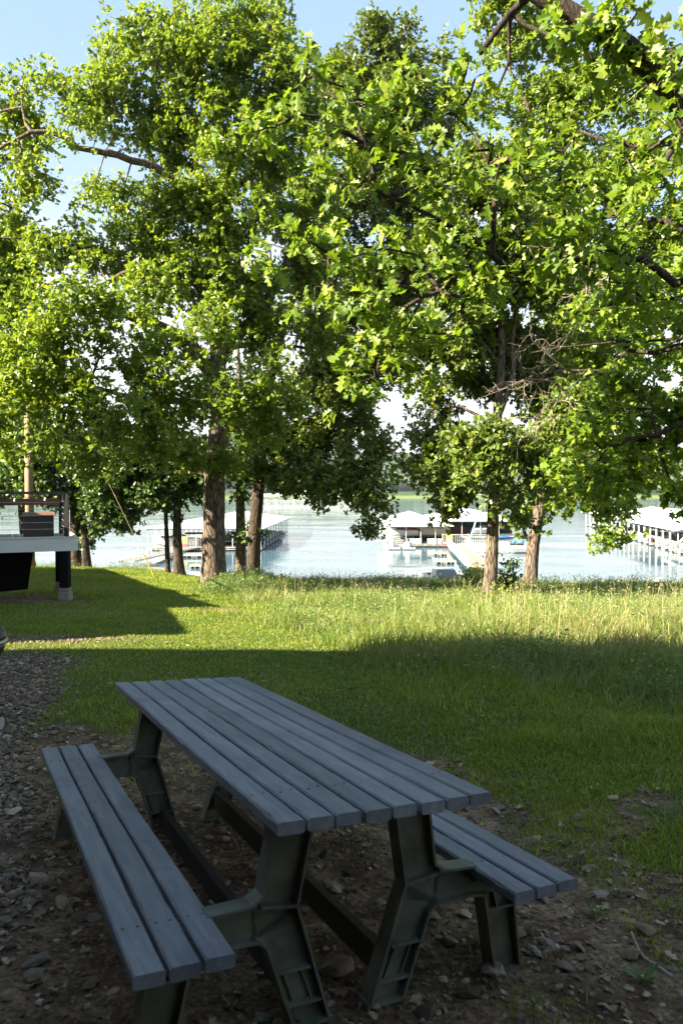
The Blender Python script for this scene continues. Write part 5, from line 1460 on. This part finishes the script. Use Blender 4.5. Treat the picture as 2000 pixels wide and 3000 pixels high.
# ------------------------------------------------------------------ stones, grass, weeds
RG = np.random.RandomState(77)
_t = (1 + 5 ** .5) / 2
ICO = np.array([(-1, _t, 0), (1, _t, 0), (-1, -_t, 0), (1, -_t, 0), (0, -1, _t), (0, 1, _t), (0, -1, -_t), (0, 1, -_t), (_t, 0, -1), (_t, 0, 1), (-_t, 0, -1), (-_t, 0, 1)]) / math.hypot(1, _t)
ICF = np.array([(0, 11, 5), (0, 5, 1), (0, 1, 7), (0, 7, 10), (0, 10, 11), (1, 5, 9), (5, 11, 4), (11, 10, 2), (10, 7, 6), (7, 1, 8), (3, 9, 4), (3, 4, 2), (3, 2, 6), (3, 6, 8), (3, 8, 9), (4, 9, 5), (2, 4, 11), (6, 2, 10), (8, 6, 7), (9, 8, 1)])


def subdiv(V, T):
    V = list(map(tuple, V)); c = {}; out = []
    def m(a, b):
        k = (min(a, b), max(a, b))
        if k not in c:
            p = (np.array(V[a]) + np.array(V[b])) / 2; V.append(tuple(p / np.linalg.norm(p))); c[k] = len(V) - 1
        return c[k]
    for a, b, d in T:
        x, y, z = m(a, b), m(b, d), m(d, a); out += [(a, x, z), (b, y, x), (d, z, y), (x, y, z)]
    return np.array(V), np.array(out)


ICO2 = subdiv(ICO, ICF)


def stones(P, S, rg, flat=.55, tm=(ICO, ICF), jit=.22, sink=.25):
    V0, T0 = tm; n = len(P); k = len(V0)
    sc = S[:, None] * np.c_[rg.uniform(.7, 1.35, n), rg.uniform(.6, 1.1, n), rg.uniform(.7, 1.2, n) * flat]
    V = V0[None] * (1 + jit * rg.randn(n, k, 1) * .6) * sc[:, None]
    a = rg.rand(n) * 6.28; c, s = np.cos(a)[:, None], np.sin(a)[:, None]
    tl = rg.randn(n, 1) * .35
    x = V[..., 0] * c - V[..., 1] * s; y = V[..., 0] * s + V[..., 1] * c; z = V[..., 2] + x * tl
    V = np.stack([x, y, z], -1) + P[:, None] + np.array([0, 0, 1.]) * (sc[:, 2:3] * (1 - 2 * sink))[:, None]
    T = T0[None] + (np.arange(n) * k)[:, None, None]
    return V.reshape(-1, 3), T.reshape(-1, 3)


def frustum_pts(n, d0, d1, power=.3, margin=1.25, x0=None, x1=None):
    d = (d0 ** (power + 1) + RG.rand(n) * (d1 ** (power + 1) - d0 ** (power + 1))) ** (1 / (power + 1))
    u = RG.uniform(-1, 1, n) * margin
    x = u * (1000 / F) * d + RG.uniform(-.4, .4, n)
    if x0 is not None: k = (x > x0) & (x < x1); x, d = x[k], d[k]
    return x, d


M_GRAVEL = bpy.data.materials.new('gravel_stone'); M_GRAVEL.use_nodes = True
t = M_GRAVEL.node_tree; b = t.nodes['Principled BSDF']; ge = nnode(t, 'ShaderNodeNewGeometry')
rr = ramp(t, ge.outputs['Random Per Island'], [(0, (.06, .040, .024)), (.25, (.145, .098, .056)), (.5, (.20, .140, .082)), (.7, (.145, .115, .080)), (.9, (.30, .235, .155)), (1, (.44, .37, .27))])
tcx = nnode(t, 'ShaderNodeTexCoord'); nn = nnode(t, 'ShaderNodeTexNoise', Scale=60., Detail=4.); t.links.new(tcx.outputs['Object'], nn.inputs['Vector'])
mx_ = nnode(t, 'ShaderNodeMix', data_type='RGBA', blend_type='MULTIPLY'); mx_.inputs['Factor'].default_value = .6
rn = ramp(t, nn.outputs['Fac'], [(.3, (.5, .5, .5)), (.7, (1.1, 1.08, 1.02))]); t.links.new(rr.outputs[0], mx_.inputs['A']); t.links.new(rn.outputs[0], mx_.inputs['B']); t.links.new(mx_.outputs['Result'], b.inputs['Base Color'])
b.inputs['Roughness'].default_value = .85
x, y = frustum_pts(130000, 1.6, 12.5, .2, 1.3)
w_ = gravel_w(x, y); k = (RG.rand(len(x)) < w_ ** 1.5 * (.35 + .65 * sst(.35, .55, fbm(x * 1.7, y * 1.7, 411, 3))))
x, y = x[k], y[k]
P = np.c_[x, y, tz(x, y)]; S = RG.uniform(.009, .024, len(x)) * (1 + (RG.rand(len(x)) < .06) * .8)
g = Geo(); V, T = stones(P, S, RG); g.add(V, None, T)
tag(g.obj('gravel', M_GRAVEL), 'brown and grey crushed stone gravel along the left side', 'gravel', kind='stuff')
x, y = frustum_pts(26000, 1.8, 11, .3, 1.2)
w_ = dirt_w(x, y) * (1 - gravel_w(x, y)) * .8 + .05; k = RG.rand(len(x)) < w_
x, y = x[k], y[k]; P = np.c_[x, y, tz(x, y)]
S = RG.uniform(.004, .017, len(x)) * (1 + (RG.rand(len(x)) < .04) * 1.8)
g = Geo(); V, T = stones(P, S, RG, .4); g.add(V, None, T)
tag(g.obj('scattered_pebbles', M_GRAVEL), 'loose pale pebbles scattered on the bare dirt', 'pebbles', kind='stuff')


def blades(P, h, wd, lean, rg):
    n = len(P); a = rg.rand(n) * 6.28; d = np.c_[np.cos(a), np.sin(a), np.zeros(n)]; la = rg.rand(n) * 6.28
    l = np.c_[np.cos(la), np.sin(la), np.zeros(n)] * (lean * h)[:, None]
    up = np.array([0, 0, 1.])
    b0 = P - d * wd[:, None] * .5; b1 = P + d * wd[:, None] * .5
    m = P + l * .35 + up * (h * .6)[:, None]; m0 = m - d * wd[:, None] * .38; m1 = m + d * wd[:, None] * .38
    tip = P + l + up * (h * (1 - .25 * lean))[:, None]
    V = np.stack([b0, b1, m1, m0, tip], 1).reshape(-1, 3); o = np.arange(n)[:, None] * 5
    return V, np.array([[0, 1, 2, 3]]) + o, np.array([[3, 2, 4]]) + o


def grass_mat(name, c1, c2, c3, tcol, trans=.35):
    return leaf_mat(name, c1, c2, c3, trans, .5, tcol)


M_LAWN = grass_mat('lawn_blades', (.060, .120, .005), (.150, .235, .010), (.38, .37, .10), (.50, .58, .03), .42)
M_TALL = grass_mat('tall_grass_blades', (.07, .13, .012), (.15, .23, .025), (.34, .34, .12), (.38, .46, .04))
M_CLOVER = grass_mat('clover_leaves', (.035, .09, .008), (.07, .15, .012), (.14, .22, .03), (.25, .38, .02))
M_PALE = grass_mat('pale_grass_blades', (.16, .18, .05), (.30, .28, .11), (.42, .37, .18), (.44, .44, .12))
M_STRAW = grass_mat('straw_stalks', (.34, .29, .14), (.46, .39, .20), (.55, .47, .28), (.5, .42, .2), .25)
M_WEED = grass_mat('weed_leaves', (.07, .13, .025), (.14, .22, .045), (.26, .32, .12), (.30, .40, .08))


def tall_edge(y): return -.35 - .26 * (y - 10)


def tall_w(x, y):
    e = x - tall_edge(y) + (fbm(x * .8, y * .8, 61, 3) - .5) * 1.6
    w0 = sst(-.3, .5, e) * sst(7.6, 9.8, y + 1.1 * np.maximum(x - 1.3, 0)) * sst(24.5, 22.5, y - .3)
    return w0


# lawn
x, y = frustum_pts(820000, 1.7, 30.5, .42, 1.55)
tw = tall_w(x, y)
keep = (1 - dirt_w(x, y) * .97) * (1 - np.clip(gravel_w(x, y) * 1.3, 0, .995)) * (1 - tw * .55)
keep *= np.where(y < 5.5, .40 + .6 * fbm(x * 2, y * 2, 3, 3), 1)
k = RG.rand(len(x)) < keep; x, y, tw = x[k], y[k], tw[k]
xn, yn = frustum_pts(190000, 1.7, 6.5, .6, 1.5, -.2, 9)         # tufts in the worn ground beside the bench
kn = RG.rand(len(xn)) < sst(.42, .58, fbm(xn * 1.6, yn * 1.6, 203, 4)) * sst(.3, 1.2, xn) * .95
x = np.r_[x, xn[kn]]; y = np.r_[y, yn[kn]]; tw = np.r_[tw, 0 * xn[kn]]
hh = (.016 + .036 * RG.rand(len(x)) ** 1.4) * (1 + 1.2 * sst(.5, .75, fbm(x * .7, y * .7, 77, 3))) * (1 + .6 * sst(12, 20, y)) * (1 + .9 * sst(.6, 2.5, x) * sst(5.0, 7.0, y))
wdt = .0045 * (1 + y * .09) * RG.uniform(.7, 1.3, len(x))
P = np.c_[x, y, tz(x, y) - .004]
V, Q, T = blades(P, hh, wdt, RG.uniform(.2, 1.1, len(x)), RG); g = Geo(); g.add(V, Q, T)
tag(g.obj('lawn_grass', M_LAWN), 'short green lawn grass round the table and down to the shore', 'grass', kind='stuff')
# clover and small leaves in patches of the lawn
x, y = frustum_pts(150000, 2.0, 27, .45, 1.15)
k = RG.rand(len(x)) < sst(.50, .68, fbm(x * 1.1, y * 1.1, 303, 4)) * (1 - dirt_w(x, y) * .8) * (1 - np.clip(gravel_w(x, y) * 1.2, 0, .97)) * (1 - tall_w(x, y)); x, y = x[k], y[k]; n = len(x)
C = np.c_[x, y, tz(x, y) + RG.uniform(.015, .055, n)]
V, T = leaves(C, RG.randn(n, 3) * [1, 1, .3], RG.randn(n, 3) * .4 + [0, 0, 1], RG.uniform(.012, .030, n) * (1 + y * .04), LEAF_C); g = Geo(); g.add(V, None, T)
tag(g.obj('lawn_clover', M_CLOVER), 'clover and small broad leaves in patches of the lawn', 'clover', kind='stuff')
# drier short grass
x, y = frustum_pts(120000, 2.5, 28, .45, 1.15)
k = RG.rand(len(x)) < sst(.54, .70, fbm(x * .6 + 9, y * .8, 333, 4)) * (1 - dirt_w(x, y) * .6) * (1 - np.clip(gravel_w(x, y) * 1.2, 0, .97)) * (1 - .7 * tall_w(x, y)); x, y = x[k], y[k]; n = len(x)
V, Q, T = blades(np.c_[x, y, tz(x, y) - .003], RG.uniform(.03, .085, n), .005 * (1 + y * .08) * RG.uniform(.7, 1.3, n), RG.uniform(.5, 1.6, n), RG); g = Geo(); g.add(V, Q, T)
tag(g.obj('dry_lawn_grass', M_PALE), 'faded dry grass in patches of the lawn', 'dry grass', kind='stuff')
# tall grass
x, y = frustum_pts(420000, 5.0, 26.5, .35, 1.5)
w_ = tall_w(x, y); k = RG.rand(len(x)) < w_; x, y, w_ = x[k], y[k], w_[k]
clump = fbm(x * 1.4, y * 1.4, 91, 3)
hh = (.09 + .28 * RG.rand(len(x))) * (.25 + 1.6 * clump ** 1.3) * (.55 + .45 * w_) * (1 - .6 * sst(3.0, 6.0, x) * sst(14, 17, y)) * (1 + .35 * sst(14, 10.5, y) * sst(9, 10, y))
hh *= 1 + .5 * (RG.rand(len(x)) < .05)
P = np.c_[x, y, tz(x, y) - .01]
pale = RG.rand(len(x)) < .04 + .5 * sst(3, 6, x) * sst(13.5, 17, y) + .75 * sst(.46, .66, fbm(x * .55 + 3, y * .75, 101, 4)) * (.5 + .5 * sst(2, 6, x))
wb = .006 * (1 + y * .05) * RG.uniform(.6, 1.3, len(x)); lb_ = RG.uniform(.15, 1.25, len(x))
for nm, k, m_, lb in (('tall_grass', ~pale, M_TALL, 'tall green unmown grass between the lawn and the trees'), ('meadow_grass', pale, M_PALE, 'paler ripening grass in patches of the meadow')):
    V, Q, T = blades(P[k], hh[k], wb[k], lb_[k], RG); g = Geo(); g.add(V, Q, T)
    tag(g.obj(nm, m_), lb, 'tall grass', kind='stuff')
# straw stalks with seed heads
x, y = frustum_pts(7000, 8.5, 24.5, .5, 1.1)
w_ = tall_w(x, y) * (.25 + 1.1 * sst(.45, .7, fbm(x * .6, y * .6, 17, 2))); k = RG.rand(len(x)) < w_ * .5 * sst(23, 20, y); x, y = x[k], y[k]
n = len(x); hh = RG.uniform(.30, .72, n) * (1 - .3 * sst(4, 7, x) * sst(15, 19, y)); P = np.c_[x, y, tz(x, y)]
lean = RG.randn(n, 2) * .12; tipp = P + np.c_[lean * hh[:, None], hh]
g = Geo()
V, Q, T = blades(P, hh, np.full(n, .006), np.hypot(lean[:, 0], lean[:, 1]), RG); g.add(V, Q, T)
hd = np.repeat(P + np.c_[np.zeros((n, 2)), hh * .92], 5, 0) + RG.randn(n * 5, 3) * [.012, .012, .035]
A = RG.randn(n * 5, 3) * .4 + [0, 0, 1]; V, T = leaves(hd, A, RG.randn(n * 5, 3), RG.uniform(.012, .026, n * 5), LEAF_C); g.add(V, None, T)
tag(g.obj('straw_stalks', M_STRAW), 'dry straw coloured seed stalks standing above the tall grass', 'dry grass', kind='stuff')


# broad weeds and wild growth
def weeds(x, y, h, per, size, seed, nm, lb, m=M_WEED):
    rg = np.random.RandomState(seed); n = len(x); P = np.c_[x, y, tz(x, y)]
    f_ = rg.rand(n, per); top = rg.randn(n, 2) * .18
    C = P[:, None] + np.stack([top[:, 0:1] * f_ * h[:, None] + rg.randn(n, per) * .03 * (1 + 0 * f_), top[:, 1:2] * f_ * h[:, None] + rg.randn(n, per) * .03, f_ * h[:, None]], -1)
    C = C.reshape(-1, 3); A = rg.randn(len(C), 3) * [1, 1, .5] + [0, 0, .35]; N = rg.randn(len(C), 3) * .5 + [0, 0, .8]
    V, T = leaves(C, A, N, size * rg.uniform(.5, 1.3, len(C)), LEAF_C); g = Geo(); g.add(V, None, T)
    V, Q, T = blades(P, h, np.full(n, .006), np.full(n, .15), rg); g.add(V, Q, T)
    return tag(g.obj(nm, m), lb, 'weeds', kind='stuff')


x, y = frustum_pts(25000, 5.0, 23, .35, 1.45); w_ = tall_w(x, y) * sst(.38, .62, fbm(x * .9, y * .9, 55, 3)); k = RG.rand(len(x)) < w_; x, y = x[k], y[k]
weeds(x, y, RG.uniform(.12, .42, len(x)), 12, .045, 3, 'meadow_weeds', 'leafy weeds mixed through the tall grass')
# thicket at the oak's foot
c0 = W(700, 1730, 20.5)
x = c0.x + RG.randn(900) * .62 + .25; y = 20.6 + RG.randn(900) * 1.0; k = (x > -3.9); x, y = x[k], y[k]
weeds(x, y, RG.uniform(.25, .62, len(x)) * np.exp(-((x - c0.x - .2) / 1.3) ** 2), 20, .05, 4, 'oak_foot_weeds', 'thick leafy weeds at the foot of the broad oak')
# fringe along the crest
x = RG.uniform(-12.5, 2, 1500); y = 28.3 - 4.8 * sst(-9, -3, x) + RG.randn(1500) * .5
k = RG.rand(1500) < sst(.35, .6, fbm(x * .8, y * .3, 71, 2)); x, y = x[k], y[k]
weeds(x, y, RG.uniform(.08, .28, len(x)) * np.where(x < -5, 1.5, .8), 8, .045, 6, 'crest_weeds', 'weeds growing along the top of the bank')
n = 14000; x = RG.uniform(-13, 13, n); y = 28.2 - 4.8 * sst(-9, -3, x) - 1.6 * sst(2, 7, x) + RG.randn(n) * .55
hh = RG.uniform(.05, .22, n) * (.2 + fbm(x * 1.1, y, 83, 3)) * np.where(x > 4, .35, 1); P = np.c_[x, y, tz(x, y) - .02]
V, Q, T = blades(P, hh, .012 * RG.uniform(.6, 1.3, n), RG.uniform(.1, .7, n), RG); g = Geo(); g.add(V, Q, T)
tag(g.obj('crest_grass', M_TALL), 'ragged grass along the top of the bank', 'grass', kind='stuff')
# white flecks of small flowers in the meadow
x, y = frustum_pts(400, 6.0, 17, .3, 1.1); k = RG.rand(len(x)) < tall_w(x, y) * .6 + .03; x, y = x[k], y[k]; n = len(x)
C = np.c_[x, y, tz(x, y) + RG.uniform(.08, .35, n)]; C = np.repeat(C, 5, 0) + RG.randn(n * 5, 3) * .006
V, T = leaves(C, RG.randn(n * 5, 3), RG.randn(n * 5, 3) * .4 + [0, 0, 1], np.full(n * 5, .013), LEAF_C); g = Geo(); g.add(V, None, T)
tag(g.obj('meadow_flowers', mat('white_petal', (.75, .75, .70), .7)), 'tiny white flowers dotted through the tall grass', 'flowers', kind='stuff')
# fallen leaves and litter on the dirt
x, y = frustum_pts(2600, 2, 11, .3, 1.1); k = RG.rand(len(x)) < .25 + .6 * dirt_w(x, y); x, y = x[k], y[k]; n = len(x)
C = np.c_[x, y, tz(x, y) + .012]; V, T = leaves(C, RG.randn(n, 3) * [1, 1, .2], RG.randn(n, 3) * .35 + [0, 0, 1], RG.uniform(.025, .06, n), LEAF_B); g = Geo(); g.add(V, None, T)
tag(g.obj('leaf_litter', leaf_mat('dry_leaf', (.13, .075, .04), (.24, .15, .08), (.38, .28, .17), .1, .7, (.3, .2, .1))), 'dry brown leaves and litter on the dirt', 'leaf litter', kind='stuff')


# shrubs at the right oak's foot
def shrub(label, x, y, h, r_, n, seed, lm=M_OAK2, size=.09):
    rg = np.random.RandomState(seed); z = tz1(x, y); root = thing('shrub', (x, y, z), label, 'shrub')
    g = Geo(); tips = []
    for k in range(max(5, n // 60)):
        a = rg.rand() * 6.28; rr_ = r_ * rg.rand() ** .6; p = Vector((math.cos(a) * rr_, math.sin(a) * rr_, h * rg.uniform(.35, 1)))
        mid = p * .5 + Vector((rg.randn() * .05, rg.randn() * .05, .05)); g.tube([(0, 0, 0), mid, p], [.009, .006, .003], 5); tips.append(np.array(p)); tips.append(np.array(mid))
    g.obj('stem', M_BARK_D, root)
    tips = np.array(tips); C = tips[rg.randint(len(tips), size=n)] + rg.randn(n, 3) * .09
    V, T = leaves(C, rg.randn(n, 3) + [0, 0, -.1], rg.randn(n, 3) * .6 + [-.2, -.2, .7], size * rg.uniform(.6, 1.3, n), LEAF_B)
    g = Geo(); g.add(V, None, T); g.obj('foliage', lm, root)
    return root


s1 = W(1470, 1735, 17.0); shrub('dark leafy shrub pressed against the right side of the right oak trunk', s1.x, 17.0, .95, .34, 900, 5)
s2 = W(1395, 1735, 19.8); shrub('loose sprouting shrub in front of the wide gangway, left of the right oak', s2.x, 19.8, .55, .42, 420, 6, M_OAK)
s3 = W(1440, 1745, 16.4); shrub('low sprouts on the front of the right oak base', s3.x + .15, 16.5, .42, .25, 320, 7, M_OAK)


# rosette weeds on the dirt at lower right
def rosette(label, px, py, d, R_, n, seed):
    rg = np.random.RandomState(seed); p = W(px, py, d); z = tz1(p.x, p.y); root = thing('weed_plant', (p.x, p.y, z), label, 'weed')
    V0 = half([(.05, .15), (.16, .42), (.08, .62), (.06, .93)], [0, .3, .65, 1.0], [(0, 4, 1), (4, 5, 1), (1, 5, 2), (5, 6, 2), (2, 6, 3), (6, 7, 3)])
    g = Geo(); a = np.arange(n) / n * 6.28 + rg.randn(n) * .2; el_ = rg.uniform(.25, .85, n)
    A = np.c_[np.cos(a) * np.cos(el_), np.sin(a) * np.cos(el_), np.sin(el_)]; N = np.c_[-np.cos(a) * np.sin(el_), -np.sin(a) * np.sin(el_), np.cos(el_)]
    V, T = leaves(np.zeros((n, 3)) + [0, 0, .01], A, N, R_ * rg.uniform(.6, 1.1, n), V0); g.add(V, None, T); g.obj('foliage', M_OAK2, root)
    g = Geo(); g.tube([(0, 0, -.02), (0, 0, .03)], .006, 6); g.obj('stem', M_STRAW, root)
    return root


def gd(py, ex=0.):
    """depth of the ground seen at picture row py near the middle"""
    lo, hi = .5, 60.
    for _ in range(40):
        m = (lo + hi) / 2
        v = 1435 + (EYE - tz1(0.8, m)) * F / m
        if v > py: lo = m
        else: hi = m
    return lo


for lb, px, py, R_, n, sd in (('broad leaved weed rosette, largest and lowest, at the bottom right', 1880, 2900, .085, 15, 1), ('narrow leaved weed beside the two bleached stones', 1740, 2700, .06, 12, 2),
                              ('weed tuft on the dirt right of the bench end', 1800, 2640, .05, 10, 3), ('low weed just beyond the right bench', 1640, 2500, .055, 12, 4), ('blue-green weed tuft in the shaded lawn beyond the table', 1690, 2120, .09, 14, 5)):
    rosette(lb, px, py, gd(py), R_, n, sd)
for lb, px, py, S_, ang in (('larger bleached pale stone leaning by the right bench leg', 1605, 2795, (.055, .020, .018), 2.2), ('smaller bleached pale stone beside the larger one', 1565, 2815, (.045, .017, .015), 2.0),
                            ('flat tan rock half buried in the dirt beyond the bench end', 1755, 2640, (.05, .03, .012), .3), ('rounded grey stone in front of the right bench leg', 1445, 2875, (.045, .035, .03), .2),
                            ('dark rounded stone under the table between its legs', 990, 2880, (.07, .05, .035), .5)):
    d = gd(py); p = W(px, py, d); z = tz1(p.x, p.y); rg = np.random.RandomState(int(px)); V = ICO2[0] * np.array(S_) * (1 + .10 * rg.randn(len(ICO2[0]), 1)); c, s = math.cos(ang), math.sin(ang)
    V = np.c_[V[:, 0] * c - V[:, 1] * s, V[:, 0] * s + V[:, 1] * c, V[:, 2]]
    g = Geo(); g.add(V, None, ICO2[1]); o = g.obj('rock', M_CONC if 'pale' in lb or 'grey' in lb else mat('tan_rock', (.24, .18, .13), .9, var=.25, scale=18, bump=.5), smooth=False); o.location = (p.x, p.y, z + S_[2] * .4); tag(o, lb, 'rock')
d = gd(2800); P = [W(px, py, gd(py)) for px, py in ((1848, 2752), (1862, 2790), (1885, 2828), (1925, 2852), (1968, 2882))]
P = [Vector((p.x, p.y, tz1(p.x, p.y) + .012)) for p in P]; g = Geo(); g.tube(resample(P, .04), .005, 6); tag(g.obj('fallen_twig', M_TWIG), 'thin curved twig lying on the dirt at the lower right', 'twig')
# dead leaf clump in the shaded meadow
p = W(1253, 1940, gd(1945)); rg = np.random.RandomState(3); n = 26; C = rg.randn(n, 3) * [.06, .05, .03] + [0, 0, .10]
V, T = leaves(C, rg.randn(n, 3), rg.randn(n, 3), rg.uniform(.06, .11, n), LEAF_B); g = Geo(); g.add(V, None, T); r = tag(g.obj('dead_leaf_clump', leaf_mat('dead_leaf', (.22, .13, .07), (.34, .22, .13), (.44, .32, .20), .1, .7, (.3, .2, .1))), 'clump of dead brown leaves lying in the shaded grass', 'dead leaves'); r.location = (p.x, p.y, tz1(p.x, p.y))

# ------------------------------------------------------------------ far woods
rg = np.random.RandomState(9); n = 2600
x = rg.uniform(-520, 620, n); y = 905 + rg.rand(n) ** 1.5 * 650; z = tz(x, y); k = z > WATER + 4; x, y, z = x[k], y[k], z[k]
P = np.c_[x, y, z + 5]; S = rg.uniform(5, 9, len(x)); V, T = stones(P, S, rg, 1.15, ICO2, .16, .3); g = Geo(); g.add(V, None, T)
M_FAR = leaf_mat('far_foliage', (.020, .040, .014), (.035, .062, .02), (.06, .09, .03), .1, .8, (.1, .15, .03))
tag(g.obj('far_woods', M_FAR, smooth=False), 'wooded far bank of the lake', 'woods', kind='stuff')

# ------------------------------------------------------------------ the air over the lake
g = Geo(); zb = -16.0; ztop = 170.0
g.box(0, 1400, (zb + ztop) / 2, 5600, 3800, ztop - zb)
hz = g.obj('haze', None); tag(hz, 'thin pale haze over the lake', 'haze', kind='stuff')
hm = bpy.data.materials.new('air'); hm.use_nodes = True; hm.node_tree.nodes.clear()
pv = hm.node_tree.nodes.new('ShaderNodeVolumePrincipled'); ho = hm.node_tree.nodes.new('ShaderNodeOutputMaterial')
pv.inputs['Color'].default_value = (.80, .88, 1.0, 1); pv.inputs['Density'].default_value = .00010; pv.inputs['Anisotropy'].default_value = .2
hm.node_tree.links.new(pv.outputs[0], ho.inputs['Volume']); hz.data.materials.append(hm)
cy.volume_bounces = 0
